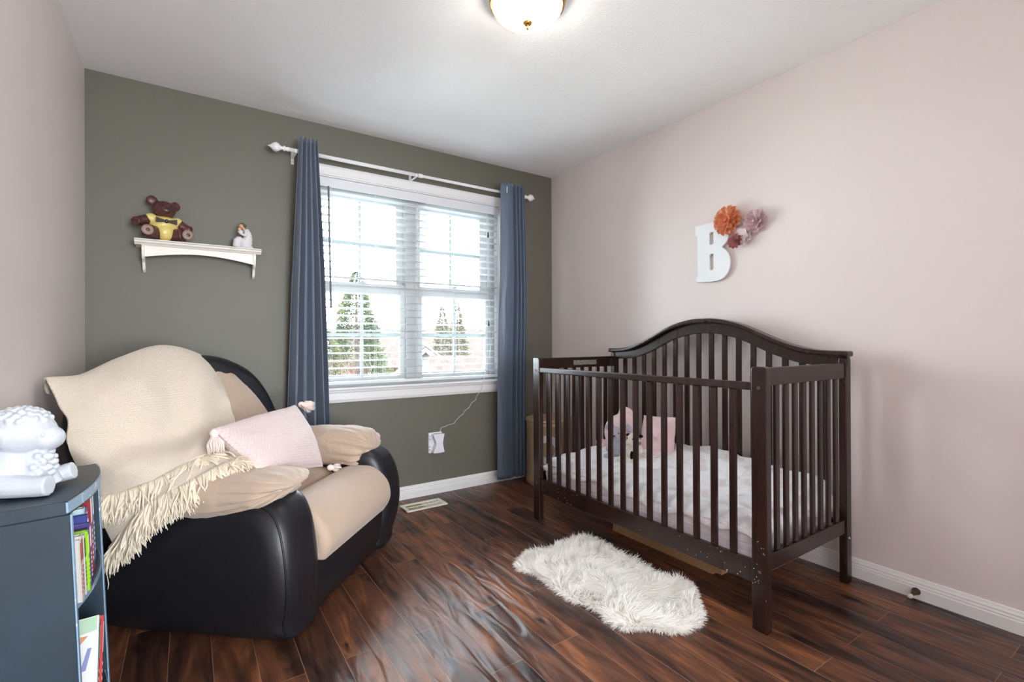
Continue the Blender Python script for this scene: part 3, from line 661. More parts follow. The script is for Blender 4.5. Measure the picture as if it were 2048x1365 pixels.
puffy(low, -0.34, 0.34, 0.02, 'y').build('base', m_leather, ch, smooth=True)
# seat and leg-rest pad
def wrinkle(seed, amp, s):
    return lambda p: p + Vector((1, 0.2, 1)).normalized()*amp*fbm(p, s, seed)
seato = [(-0.66, 0.40), (-0.5, 0.435), (-0.3, 0.437), (-0.23, 0.418), (-0.208, 0.37), (-0.22, 0.28), (-0.66, 0.28)]
puffy(seato, -0.33, 0.32, 0.03, 'y', warp=wrinkle(3, 0.006, 5)).build('seat_cushion', m_suede, ch, smooth=True)
pado = [(-0.205, 0.385), (-0.155, 0.437), (-0.06, 0.452), (0.02, 0.432), (0.075, 0.375), (0.092, 0.30), (0.068, 0.245), (0.03, 0.235), (-0.2, 0.25), (-0.215, 0.33)]
puffy(pado, -0.325, 0.315, 0.035, 'y', steps=8, warp=wrinkle(5, 0.006, 6)).build('leg_rest_pad', m_suede, ch, smooth=True)
# backrest
bko = [(-0.46, 0.25), (-0.55, 0.52), (-0.565, 0.75), (-0.5, 0.89), (-0.36, 0.975), (-0.18, 1.015), (0.0, 1.02), (0.18, 1.0), (0.34, 0.93), (0.43, 0.81), (0.47, 0.65), (0.465, 0.5), (0.42, 0.25)]
puffy(bko, -0.90, -0.72, 0.06, 'x', warp=lambda p: Vector((p.x+0.02+max(0, 0.98-p.z)*0.28, p.y, p.z))).build('backrest', m_leather, ch, smooth=True)
bpo = [(-0.36, 0.42), (-0.40, 0.6), (-0.40, 0.78), (-0.33, 0.91), (-0.18, 0.975), (0.0, 0.99), (0.14, 0.97), (0.25, 0.89), (0.305, 0.78), (0.325, 0.6), (0.31, 0.42)]
def back_warp(p):
    q = Vector((p.x-0.50-(p.z-0.6)*0.55, p.y, p.z)); a = 0.006+0.010*max(0, min(1, (p.z-0.8)*5))
    return q + Vector((1, 0, 0.3))*a*fbm(p, 8, 9)
puffy(bpo, -0.17, 0.0, 0.075, 'x', steps=8, warp=back_warp, dome=0.02).build('back_cushion', m_suede, ch, smooth=True)
# arm cushions: rolled pad over each arm, gathered at the front
def arm_cushion(c, half, zt, zb0, name='arm_cushion', sgn=-1, x1=0.0, lift=0.06):
    nx, na = 80, 96; vs = []; x0 = -0.66
    for i in range(nx+1):
        t = i/nx; x = x0+(x1-x0)*t
        e0 = min(1, t/0.08); e1 = min(1, (1-t)/0.10); e = (0.05+0.95*math.sqrt(max(0, 1-(1-e0)**2)))*(0.58+0.42*math.sqrt(max(0, 1-(1-e1)**2)))
        topz = zt+(0.008*math.sin(t*math.pi)) - 0.03*max(0, t-0.8)**1.2*3 - 0.05*max(0, 0.3-t)
        zb = zb0+lift*max(0, (t-0.55)/0.45)**1.3; midz = (topz+zb)/2
        for j in range(na):
            a = 2*math.pi*j/na; ca, sa = math.cos(a), math.sin(a)
            yy = half*math.copysign(abs(ca)**0.75, ca)*e; zz = (topz-zb)/2*math.copysign(abs(sa)**0.8, sa)*e
            zz -= (0.03*(yy/half)**2 if zz < 0 else 0.0)*0
            gather = max(0, (t-0.66)/0.34)**1.3
            wv = 0.007*gather*math.sin(a*17+2*math.sin(t*5))+0.004*gather*math.sin(a*29+4*t) + 0.004*fbm((x, yy, zz), 10, 4)
            k = 1+wv/max(0.03, half)*1.4
            p = Vector((x + 0.018*gather*abs(ca)*math.sin(a*3), c+yy*k, midz+zz*k))
            p.z += 0.018*math.sin(t*9+c*20)*0.25
            vs.append(p)
    cen = sum(vs[nx*na:(nx+1)*na], Vector())/na; last = vs[nx*na:(nx+1)*na]; n2 = nx
    for q_, dx_ in ((0.9, 0.010), (0.72, 0.017), (0.45, 0.022), (0.15, 0.024)):
        n2 += 1; vs += [cen+(p-cen)*q_+Vector((dx_, 0, 0)) for p in last]
    fs = [(i*na+j, i*na+(j+1) % na, (i+1)*na+(j+1) % na, (i+1)*na+j) for i in range(n2) for j in range(na)]
    fs += [tuple(range(na))[::-1], tuple(n2*na+j for j in range(na))]
    mb = MB().add(vs, fs); q = mb.build(name, m_suede, ch, smooth=True)
    j = na//2+5 if sgn < 0 else na-4
    seam = [vs[i*na+j] for i in range(10, nx-1)]
    MB().tube(seam, 0.0035, 6).build('piping', m_suede, q, smooth=True)
    return q
arm_cushion(-0.415, 0.150, 0.608, 0.446, sgn=-1, x1=0.0, lift=0.075)
arm_cushion(0.388, 0.130, 0.620, 0.42, sgn=1, x1=-0.05, lift=0.01)

# ------------------------------------------------------------------ knitted throw
th = thing('throw_blanket', (0.583, 2.212, 0), 'chunky cream knitted throw with long fringe draped over the recliner', 'blanket', rz=CH_A)
CP = [
 [[-0.79, -0.60, 0.90], [-0.86, -0.47, 0.87], [-0.885, -0.295, 0.84], [-0.885, -0.117, 0.86], [-0.87, 0.046, 0.84], [-0.85, 0.131, 0.82]],
 [[-0.78, -0.62, 0.935], [-0.83, -0.48, 0.945], [-0.855, -0.295, 0.995], [-0.855, -0.10, 1.035], [-0.84, 0.07, 1.00], [-0.82, 0.15, 0.95]],
 [[-0.74, -0.645, 0.95], [-0.76, -0.47, 0.952], [-0.78, -0.295, 1.008], [-0.78, -0.117, 1.056], [-0.76, 0.046, 1.012], [-0.74, 0.111, 0.955]],
 [[-0.69, -0.644, 0.862], [-0.68, -0.513, 0.89], [-0.665, -0.362, 0.93], [-0.655, -0.207, 0.94], [-0.635, -0.065, 0.93], [-0.63, 0.035, 0.87]],
 [[-0.66, -0.644, 0.812], [-0.62, -0.54, 0.804], [-0.58, -0.42, 0.80], [-0.56, -0.281, 0.80], [-0.55, -0.146, 0.80], [-0.545, -0.025, 0.775]],
 [[-0.66, -0.645, 0.737], [-0.6, -0.55, 0.708], [-0.54, -0.429, 0.71], [-0.50, -0.311, 0.71], [-0.48, -0.203, 0.71], [-0.475, -0.083, 0.705]],
 [[-0.68, -0.590, 0.640], [-0.537, -0.585, 0.645], [-0.45, -0.50, 0.662], [-0.394, -0.43, 0.678], [-0.386, -0.34, 0.68], [-0.405, -0.2, 0.67]],
 [[-0.605, -0.605, 0.552], [-0.513, -0.59, 0.568], [-0.402, -0.54, 0.611], [-0.356, -0.46, 0.648], [-0.326, -0.4, 0.66], [-0.332, -0.3, 0.655]]]
def surf(G):
    nv, nu = len(G), len(G[0]); A = np.array(G, float)
    def cr(p0, p1, p2, p3, t): return 0.5*((2*p1)+(-p0+p2)*t+(2*p0-5*p1+4*p2-p3)*t*t+(-p0+3*p1-3*p2+p3)*t**3)
    def S(u, v):
        x = u*(nu-1); i = min(int(x), nu-2); fx = x-i; y = v*(nv-1); j = min(int(y), nv-2); fy = y-j
        rows = []
        for dj in (-1, 0, 1, 2):
            r_ = A[min(max(j+dj, 0), nv-1)]
            rows.append(cr(r_[max(i-1, 0)], r_[i], r_[i+1], r_[min(i+2, nu-1)], fx))
        return Vector(cr(*rows, fy))
    return S
S1 = surf(CP)
def T1(u, v):
    p = S1(u, v); k = 0.010*math.sin(u*17+v*3)*min(1, v*1.5)+0.006*fbm((u*3, v*3, 0), 1.6)
    q = p+Vector((0.8, -0.3, 0.5))*k
    X = 0.747*(q.x-1.035)+0.665*(q.y+2.04)
    if X < -0.408: q.y += (-0.408-X)/0.665
    return q
MB().grid(T1, 120, 120).build('knitted_cloth', m_throw, th, smooth=True, solid=0.009)
L2b = [[-0.518, -0.612, 0.401], [-0.453, -0.612, 0.472], [-0.402, -0.605, 0.529], [-0.344, -0.575, 0.570], [-0.294, -0.53, 0.60], [-0.254, -0.46, 0.630], [-0.224, -0.38, 0.645]]
top2 = [list(S1(i/6, 0.99)+Vector((0.0, 0.012, -0.012))) for i in range(7)]
mid2 = [[(a+b)/2 + c for a, b, c in zip(p, q, (0, -0.008, 0.004))] for p, q in zip(top2, L2b)]
S2 = surf([top2, mid2, L2b])
MB().grid(lambda u, v: S2(u, v)+Vector((0, -1, 0.3))*0.006*math.sin(u*14), 70, 20).build('knitted_cloth', mat('cream_knit_fold', (238, 225, 208), 0.9, 0.15, sheen=0.3, weave=(80, 20, 0.65, 0.004), gap=(224, 208, 186)), th, smooth=True, solid=0.007)
def fringe(curve, n, L, dirf, rad=0.0040, name='fringe'):
    mb = MB()
    for i in range(n):
        t = (int(i/7)*7+3.5+random.gauss(0, 1.6))/n; t = min(max(t, 0), 1); p = curve(t); d = dirf(t)
        d = (d+Vector((random.gauss(0, .16), random.gauss(0, .16), random.gauss(0, .16)))).normalized()
        Lk = L*random.uniform(.7, 1.15); pts = [p]; dd = d.copy()
        for k in range(5):
            dd = (dd+Vector((random.gauss(0, .14), random.gauss(-0.02, .12), random.gauss(-0.12, .12)))).normalized(); pts.append(pts[-1]+dd*Lk/5)
        mb.tube(pts, [rad*0.7, rad, rad*1.05, rad*.95, rad*.8, rad*.25], 5)
    return mb.build(name, m_fringe, th, smooth=True, clean=False, kind='stuff')
fringe(lambda t: S1(t, 1.0)+Vector((0, 0, 0.002)), 1000, 0.10, lambda t: Vector((0.35+0.3*t, -0.35+0.35*t, -0.8+0.55*t)))
fringe(lambda t: S2(t, 1.0)+Vector((0, -0.004, 0.002)), 1000, 0.10, lambda t: Vector((0.15+0.5*t, -0.18-0.1*t, -0.9+0.6*t)))
MB().tube([(-0.53, -0.62, 0.33), (-0.532, -0.622, 0.30), (-0.528, -0.62, 0.268), (-0.53, -0.621, 0.25)], [0.001, 0.0012, 0.0016, 0.0008], 5).build('loose_yarn', m_fringe, th)

# ------------------------------------------------------------------ lumbar pillow with tassels
pl = thing('lumbar_pillow', (0.583, 2.212, 0), 'pale pink textured lumbar pillow with tassels leaning in the recliner', 'pillow', rz=CH_A)
TLc, TRc, BRc, BLc = [Vector(p) for p in ((-0.33, -0.40, 0.752), (-0.37, 0.205, 0.765), (-0.20, 0.165, 0.47), (-0.125, -0.40, 0.585))]
nrm = (TRc-BLc).cross(TLc-BRc).normalized(); nrm = nrm if nrm.x > 0 else -nrm
def pil(sign):
    def f(u, v):
        a, b = 2*u-1, 2*v-1; e = (1-a*a)*(1-b*b); z = max(e, 0)**0.42
        pin = 1-0.07*(1-abs(a*b))*(a*a*b*b+abs(a)**3*0.5+abs(b)**3*0.5)
        uu = 0.5+a*pin/2; vv = 0.5+b*pin/2
        p = TLc.lerp(TRc, uu).lerp(BLc.lerp(BRc, uu), vv)
        return p+nrm*sign*0.078*z*(1+0.12*fbm((u*2, v*2, 1), 1.5))
    return f
mb = MB().grid(pil(1), 56, 40).grid(pil(-1), 56, 40); mb.build('pillow_cover', m_pillow, pl, smooth=True)
def tassel(parent, top, d, L, spread, n=90, m=m_tassel, nm='tassel', head=0.016):
    d = Vector(d).normalized(); top = Vector(top); mb = MB()
    rot = Vector((0, 0, 1)).rotation_difference(d).to_matrix().to_4x4()
    mb.lathe([(0.004, -0.004), (head*0.8, 0.004), (head, 0.014), (head*0.75, 0.024), (head*0.8, 0.03)], top, 14, M=rot)
    for k in range(n):
        a = random.uniform(0, 2*math.pi); r_ = math.sqrt(random.random()); o = rot @ Vector((math.cos(a)*r_, math.sin(a)*r_, 0))
        p0 = top+d*0.024+o*head*0.65; p2 = top+d*L*random.uniform(.9, 1.05)+o*spread; p1 = (p0+p2)/2+o*spread*0.35
        mb.tube([p0, p1, p2], [0.0022, 0.0024, 0.0016], 4)
    return mb.build(nm, m, parent, smooth=True, clean=False)
tassel(pl, TLc+Vector((0.02, -0.012, 0.0)), (0.25, -0.15, -1), 0.085, 0.028)
tassel(pl, TRc+Vector((0.01, 0.02, 0.0)), (0.25, 1, -0.35), 0.085, 0.03)
tassel(pl, BRc+Vector((0.02, 0.01, -0.005)), (0.55, 0.75, -0.25), 0.06, 0.02, 50)
MB().tube([TRc+Vector((0.03, 0.0, 0.0)), TRc+Vector((0.045, 0.02, -0.03)), TRc+Vector((0.045, 0.03, -0.055)), TRc+Vector((0.05, 0.045, -0.07))], 0.0015, 5).build('tag_cord', m_black, pl)

# ------------------------------------------------------------------ small bookcase
bc = thing('bookcase', (-0.376, 1.725, 0), 'chalky navy painted bow-front bookcase with worn pale edges', 'bookcase', rot=(0, R(-2.2), 0))
W2 = 0.215; D0 = 0.165
def bow(y): return D0+0.028*(1-(y/W2)**2)
def shelf_poly(x0, ins=0, yl=W2): return [(x0, -yl)]+[(bow(y)-ins, y) for y in np.linspace(-yl, yl, 17)]+[(x0, yl)]
q = MB().prism(shelf_poly(0.0, -0.004, W2), 0.668, 0.701, 'z').build('top', m_navy, bc, bevel=0.004)
MB().prism([(bow(y)+0.0045, y) for y in np.linspace(-W2, W2, 25)]+[(bow(y)+0.0005, y) for y in np.linspace(W2, -W2, 25)], 0.674, 0.698, 'z').build('edge', m_navy_edge, q, label='worn pale blue front edge')
for s_ in (-1, 1):
    y0_, y1_ = (-W2+0.004, -W2+0.020) if s_ < 0 else (W2-0.020, W2-0.004)
    q = MB().box(0.0, D0+0.006, y0_, y1_, 0.0, 0.668).build('side_panel', m_navy, bc, bevel=0.003)
    MB().box(D0+0.006, D0+0.009, y0_, y1_, 0.0, 0.668).build('edge', m_navy_edge, q, label='worn pale blue front edge')
MB().box(0.0, 0.008, -W2+0.02, W2-0.02, 0.0, 0.668).build('back_panel', m_navy, bc)
for z in (0.425, 0.055):
    q = MB().prism(shelf_poly(0.008, 0.006, W2-0.021), z, z+0.02, 'z').build('shelf', m_navy, bc, bevel=0.003)
    MB().prism([(bow(y)-0.0045, y) for y in np.linspace(-W2+0.021, W2-0.021, 25)]+[(bow(y)-0.0062, y) for y in np.linspace(W2-0.021, -W2+0.021, 25)], z+0.003, z+0.017, 'z').build('edge', m_navy_edge, q, label='worn pale blue front edge')
MB().box(0.05, 0.062, -W2+0.02, W2-0.02, 0.0, 0.055).build('plinth', m_navy, bc)
m_page = mat('book_page_white', (232, 226, 214), 0.8)
def bookmat(c): return mat('book_cover_%d_%d_%d' % c, c, 0.35, 0.5)
Mbc = Matrix.Translation((-0.376, 1.725, 0)) @ Matrix.Rotation(R(-2.2), 4, 'Y')
def book(x0, depth, y, th_, z, h, c, c2, label, grp, tilt=0, band=None):
    # spine towards +x; placed in bookcase space
    root = bpy.data.objects.new('book', None); COL.objects.link(root); root.empty_display_size = 0.02
    root.matrix_world = Mbc @ Matrix.Translation((x0, y, z+th_*math.sin(R(abs(tilt))))) @ Matrix.Rotation(R(tilt), 4, 'X')
    tag(root, label, 'book', grp)
    mb = MB(); t = 0.0016
    mb.box(-depth, 0, 0, t, 0, h).box(-depth, 0, th_-t, th_, 0, h).box(-t, 0.0012, 0, th_, 0, h); mb.build('cover', bookmat(c), root, bevel=0.0006)
    MB().box(-depth+0.003, -t, t, th_-t, 0.003, h-0.003).build('pages', m_page, root)
    if c2:
        mb = MB(); mb.box(0.0012, 0.0018, th_*0.08, th_*0.92, h*0.62, h*0.93)
        for k in range(6): mb.box(0.0012, 0.0018, th_*0.25, th_*0.75, h*(0.14+k*0.07), h*(0.14+k*0.07+0.035))
        mb.build('spine_print', bookmat(c2), root)
    return root
G = 'books standing on the upper bookcase shelf'
up = [(-0.185, 0.010, 0.150, (206, 202, 194), (200, 60, 50), 'white book with red print, nearest the bookcase side panel', 0.180),
      (-0.172, 0.022, 0.155, (210, 205, 200), (170, 70, 60), 'thick pale grey book beside the white one', 0.18),
      (-0.145, 0.018, 0.148, (205, 203, 196), (60, 60, 60), 'off-white book before the lime green spine', 0.182),
      (-0.124, 0.016, 0.150, (150, 214, 40), (250, 240, 60), 'lime green and yellow spined picture book', 0.186),
      (-0.106, 0.012, 0.152, (66, 44, 60), (222, 110, 40), 'dark plum book with orange band at the foot of its spine', 0.183),
      (-0.092, 0.018, 0.160, (70, 62, 130), (235, 232, 240), 'violet blue book with pale lettering along its spine', 0.186),
      (-0.072, 0.014, 0.178, (60, 70, 140), (220, 225, 240), 'indigo book leaning on the violet one', 0.18),
      (-0.050, 0.022, 0.190, (196, 222, 226), None, 'pale aqua book standing between blue ones', 0.17),
      (-0.020, 0.026, 0.182, (44, 98, 160), (220, 228, 236), 'mid blue book with white worn edges', 0.17),
      (0.010, 0.020, 0.214, (158, 32, 40), (236, 232, 228), 'tall dark red book rising above its neighbours', 0.176),
      (0.050, 0.012, 0.200, (60, 110, 176), None, 'slim bright blue book beyond the red one', 0.172),
      (0.085, 0.018, 0.215, (52, 86, 150), (230, 230, 235), 'tall royal blue book near the far side panel', 0.17)]
for y, t_, h, c, c2, lb_, x0 in up: book(x0, 0.15, y, t_, 0.446, h, c, c2, lb_, G)
G = 'picture books slumped on the lower bookcase shelf'
lo_ = [(-0.165, 0.022, 0.285, (232, 232, 228), (120, 150, 200), 'thick white picture book leaning, topmost on the lower shelf', 0.186, -31),
       (-0.138, 0.012, 0.275, (186, 212, 182), (90, 120, 190), 'pale green picture book slumped behind the white one', 0.184, -31),
       (-0.123, 0.016, 0.262, (206, 60, 44), (230, 200, 40), 'red and yellow spined book slumped on the lower shelf', 0.184, -31),
       (-0.102, 0.008, 0.24, (90, 120, 50), (220, 60, 40), 'dark green book lying against the red one', 0.18, -31),
       (-0.065, 0.008, 0.25, (214, 70, 76), (240, 220, 220), 'thin pinkish red book, lowest of the leaning ones', 0.184, -33)]
for y, t_, h, c, c2, lb_, x0, tl in lo_:
    bk_ = book(x0, 0.15, y, t_, 0.079, h, c, c2, lb_, G, tilt=tl)
    if t_ == 0.022:
        for nm_, c_, poly_ in (('cover_print', (184, 214, 184), [(-0.148, h-0.05), (-0.002, h-0.035), (-0.002, h-0.002), (-0.148, h-0.002)]),
                               ('cover_print', (214, 156, 120), [(-0.148, h-0.10), (-0.09, h-0.095), (-0.035, h-0.062), (-0.02, h-0.045), (-0.045, h-0.042), (-0.148, h-0.07)]),
                               ('cover_print', (140, 146, 196), [(-0.148, h-0.125), (-0.03, h-0.112), (-0.02, h-0.075), (-0.012, h-0.075), (-0.022, h-0.125), (-0.148, h-0.14)])):
            MB().prism(poly_, -0.0008, -0.0001, 'y').build(nm_, bookmat(c_), bk_)

# ------------------------------------------------------------------ ceramic lamb
lam = thing('lamb_figurine', (-0.335, 1.66, 0.7055), 'white glazed ceramic lamb sitting on the navy bookcase', 'figurine', rz=R(-14)); lam.scale = (1.05, 1.05, 1.07)
def curls(c, r, n, cr_, zmin=-1, zmax=1, filt=None):
    out = []
    for k in range(n):
        z = 1-2*(k+0.5)/n; a = k*2.39996; rr = math.sqrt(1-z*z); d = Vector((rr*math.cos(a), rr*math.sin(a), z))
        if filt and not filt(d): continue
        out.append(('e', (c[0]+d.x*r[0], c[1]+d.y*r[1], c[2]+d.z*r[2]), (cr_, cr_, cr_)))
    return out
parts = [('e', (-0.025, 0, 0.062), (0.047, 0.048, 0.064)), ('e', (-0.004, 0, 0.14), (0.062, 0.058, 0.050)), ('e', (0.044, 0, 0.124), (0.030, 0.034, 0.028)),
         ('e', (0.02, 0, 0.06), (0.03, 0.032, 0.05)),
         ('t', [(-0.03, -0.04, 0.03), (0.03, -0.048, 0.024), (0.068, -0.052, 0.025)], [0.028, 0.023, 0.023]), ('t', [(-0.02, 0.035, 0.03), (0.03, 0.05, 0.026), (0.070, 0.054, 0.034)], [0.028, 0.021, 0.021]),
         ('t', [(0.02, -0.016, 0.07), (0.045, -0.018, 0.012)], [0.017, 0.016]), ('t', [(0.02, 0.016, 0.07), (0.05, 0.016, 0.012)], [0.017, 0.016]),
         ('t', [(-0.02, -0.045, 0.155), (-0.035, -0.066, 0.125), (-0.045, -0.07, 0.085)], [0.014, 0.022, 0.016]), ('t', [(-0.02, 0.045, 0.155), (-0.035, 0.066, 0.125), (-0.045, 0.07, 0.085)], [0.014, 0.022, 0.016])]
parts += curls((-0.008, 0, 0.146), (0.060, 0.056, 0.050), 170, 0.0075, filt=lambda d: d.z > 0.42)
parts += curls((-0.025, 0, 0.062), (0.047, 0.048, 0.062), 130, 0.006, filt=lambda d: d.x < 0.0)
parts += curls((0.024, 0, 0.062), (0.03, 0.034, 0.044), 50, 0.008, filt=lambda d: d.x > 0)
blobset('body', parts, m_bisque, lam, 0.0028, 3)
e_ = MB(); e_.ell((0.047, -0.033, 0.136), (0.004, 0.003, 0.005)); e_.ell((0.047, 0.033, 0.136), (0.004, 0.003, 0.005)); e_.build('eyes', m_bisque, lam, smooth=True)

# ------------------------------------------------------------------ baby crib (origin: near front corner on the floor; x to the wall, y to the window)
cx0, cy0 = 1.745, 0.945
crib = thing('baby_crib', (cx0, cy0, 0), 'dark espresso wooden crib with arched back panel along the pink wall', 'crib')
LY = 1.43; DX = 0.715
def rounded_top(x0, x1, y0, y1, h, r=0.012):
    pts = [(y0, 0), (y1, 0)]+[(y1-r+r*math.cos(a), h-r+r*math.sin(a)) for a in np.linspace(0, math.pi/2, 5)]+[(y0+r-r*math.sin(a), h-r+r*math.cos(a)) for a in np.linspace(0, math.pi/2, 5)]
    return MB().prism(pts, x0, x1, 'x')
for y0_, y1_ in ((0, 0.058), (LY-0.058, LY)):
    q = rounded_top(0, 0.034, y0_, y1_, 0.978).build('post', m_crib, crib, bevel=0.003)
    s2 = MB(); yc = (y0_+y1_)/2
    for z in (0.90, 0.22): s2.lathe([(0.0065, 0), (0.005, -0.002), (0.003, -0.0015)], (0, yc-0.0, z), 12, M=Matrix.Rotation(R(90), 4, 'Y'))
    s2.build('bolt', m_bronze, q)
q = rounded_top(DX-0.055, DX-0.010, 0.002, 0.034, 1.0).build('post', m_crib, crib, bevel=0.003); rounded_top(DX-0.055, DX-0.010, LY-0.034, LY-0.002, 1.0).build('post', m_crib, crib, bevel=0.003)
MB().lathe([(0.007, 0), (0.006, -0.003), (0.002, -0.003)], (DX-0.035, 0.0015, 0.20), 12, M=Matrix.Rotation(R(-90), 4, 'X')).build('bolt', m_metal, q)
# front rails
MB().box(0.005, 0.030, 0.058, LY-0.058, 0.889, 0.919).build('front_top_rail', m_crib, crib, bevel=0.004)
MB().box(0.007, 0.028, 0.058, LY-0.058, 0.168, 0.252).build('front_bottom_rail', m_crib, crib, bevel=0.003)
slat0 = None
def slat(x, y, z0, z1, wx, wy):
    return MB().box(x-wx/2, x+wx/2, y-wy/2, y+wy/2, z0, z1).build('slat', m_crib, crib, bevel=0.003)
ys = np.linspace(0.058, LY-0.058, 17)[1:-1]
for y in ys: slat(0.0175, y, 0.252, 0.890, 0.014, 0.028)
# end panels
for ye in (0.018, LY-0.018):
    MB().box(0.034, DX-0.055, ye-0.011, ye+0.011, 0.908, 0.975).build('end_top_rail', m_crib, crib, bevel=0.003)
    MB().box(0.034, DX-0.055, ye-0.010, ye+0.010, 0.222, 0.284).build('end_bottom_rail', m_crib, crib, bevel=0.003)
    for x in np.linspace(0.034, DX-0.055, 10)[1:-1]: slat(x, ye, 0.284, 0.909, 0.028, 0.013)
lb2 = MB().box(0.30, 0.50, LY-0.0295, LY-0.0288, 0.925, 0.955).build('care_label', mat('foil_care_label', (150, 145, 138), 0.4, vary=((70, 66, 62), 60, 0.5, 0.55), stretch=(1, 1, 6)), crib)
# arched back panel
yc = LY/2
topc = smooth_poly([(-LY/2-0.008, 1.028), (-0.60, 1.032), (-0.50, 1.050), (-0.38, 1.095), (-0.22, 1.165), (-0.09, 1.196), (0, 1.201), (0.09, 1.196), (0.22, 1.165), (0.38, 1.095), (0.50, 1.050), (0.60, 1.032), (LY/2+0.008, 1.028)], 5, False)
def off(c, d): return [(y, z-d) for y, z in c]
cap = [(y+yc, z) for y, z in topc]; cl2 = [(y+yc, z-0.026) for y, z in topc]
MB().prism(cap+cl2[::-1], DX-0.075, DX-0.004, 'x').build('arched_cap', m_crib, crib, bevel=0.009, seg=3)
inner = smooth_poly([(-LY/2, 0.958), (-0.60, 0.960), (-0.50, 0.972), (-0.38, 1.010), (-0.22, 1.080), (-0.09, 1.112), (0, 1.117), (0.09, 1.112), (0.22, 1.080), (0.38, 1.010), (0.50, 0.972), (0.60, 0.960), (LY/2, 0.958)], 5, False)
ptop = [(max(min(y, LY/2), -LY/2)+yc, z-0.02) for y, z in topc]
MB().prism(ptop+[(y+yc, z) for y, z in inner][::-1], DX-0.048, DX-0.020, 'x').build('arched_rail', m_crib, crib, bevel=0.003)
MB().box(DX-0.045, DX-0.023, 0.034, LY-0.034, 0.20, 0.27).build('back_bottom_rail', m_crib, crib, bevel=0.003)
for y in np.linspace(0.034, LY-0.034, 18)[1:-1]:
    zt = np.interp(y-yc, [p[0] for p in inner], [p[1] for p in inner]); slat(DX-0.034, y, 0.27, float(zt)+0.01, 0.013, 0.030)
chip = MB(); rs = random.Random(4)
for k in range(38):
    y = rs.choice([rs.uniform(0.06, 0.5), rs.uniform(1.0, 1.37), rs.uniform(0.06, 1.37)]); z = rs.uniform(0.168, 0.248); s_ = rs.uniform(0.0008, 0.0020); chip.ell((0.0068, y, z), (0.0006, s_, s_), n=6, m=4)
for k in range(16):
    chip.ell((-0.0002, rs.uniform(0.004, 0.054), rs.uniform(0.08, 0.35)), (0.0006, rs.uniform(0.0008, 0.002), rs.uniform(0.0008, 0.002)), n=6, m=4)
chip.build('paint_chips', m_chip, crib)
mb = MB().box(0.036, DX-0.062, 0.036, LY-0.036, 0.198, 0.211); mb.build('mattress_board', m_ply, crib)

# mattress + coverlet
mt = thing('crib_mattress', (cx0+0.04, cy0+0.04, 0.22), 'crib mattress in a pale lilac quilted cover inside the crib', 'mattress')
mo = [(0, 0.0), (0, 0.13), (0.60, 0.13), (0.60, 0)]
def mwarp(p): return p+Vector((0, 0, 0.012*fbm(p, 4, 2))) if p.z > 0.05 else p
ms = puffy([(0.0, 0.03), (0.03, 0.0), (0.3, 0.0), (0.58, 0.0), (0.61, 0.03), (0.61, 0.10), (0.58, 0.13), (0.3, 0.135), (0.03, 0.13), (0, 0.10)], 0.005, 1.35, 0.06, 'y', warp=lambda p: p+Vector((0.005*fbm((p.x, p.y*0.6, p.z*6), 5, 2), 0.003*fbm((p.x*.6, p.y, p.z*6), 5, 8), 0)))
ms.build('mattress_cover', m_mattress, mt, smooth=True)
qd = thing('crib_coverlet', (cx0+0.04, cy0+0.04, 0.35), 'rumpled white printed coverlet spread over the crib mattress', 'coverlet')
def cov(u, v):
    x = -0.012+0.635*u; y = 0.0+1.345*v
    z = 0.022+0.018*fbm((x, y, 0), 5, 1)+0.075*math.exp(-((u-1.0)/0.45)**2)*(0.5+0.5*math.sin(v*3.0+0.4)) + 0.03*math.exp(-((v-0.55)/0.3)**2)*u + 0.010*abs(math.sin(y*9+x*6+2*fbm((x, y, 5), 3)))
    e = 1.0
    edge = min(u/0.06, 1); z = z*edge + (1-edge)*(-0.035+0.012*math.sin(y*23)+0.01*math.sin(y*9))
    edge2 = min((1-v)/0.04, v/0.04, 1); z = z*edge2+(1-edge2)*(-0.03)
    if u < 0.03: x += 0.002
    return (x, y, z)
MB().grid(cov, 70, 130).build('cloth', m_sheet, qd, smooth=True, solid=0.008)

# ------------------------------------------------------------------ things in the crib
pk = thing('plush_cushion', (2.215, 2.10, 0.395), 'pale pink egg shaped plush cushion with round ears at the window end of the crib', 'plush toy')
blobset('body', [('e', (0, 0, 0.11), (0.07, 0.13, 0.12)), ('e', (0, -0.03, 0.16), (0.055, 0.08, 0.09)), ('e', (0.01, -0.03, 0.235), (0.022, 0.062, 0.045)), ('e', (-0.02, 0.15, 0.03), (0.03, 0.05, 0.03))], m_plushpink, pk, 0.008, 5)
sp = thing('plush_cushion', (2.28, 1.875, 0.385), 'square pale pink plush cushion propped behind the soft toys in the crib', 'plush toy', rot=(0, 0, 0))
mb = MB(); c0 = cushion(0.25, 0.23, 0.11, 24, 0.5, 0.03, 3, 0.06)
Mq = Matrix.Translation((0, 0, 0.125)) @ Matrix.Rotation(R(-78), 4, 'Y') @ Matrix.Rotation(R(4), 4, 'Z')
c0.v = [tuple(Mq @ Vector(p)) for p in c0.v]; c0.build('body', m_plushpink, sp, smooth=True)
blobset('foot', [('e', (-0.075, -0.05, 0.03), (0.04, 0.045, 0.035))], m_plushpink, sp, 0.007, 3); blobset('foot', [('e', (-0.075, 0.09, 0.03), (0.04, 0.045, 0.035))], m_plushpink, sp, 0.007, 3)
gp = thing('plush_bunny', (2.11, 2.02, 0.375), 'silver grey plush animal slumped against the pink egg cushion', 'plush toy', rz=R(200))
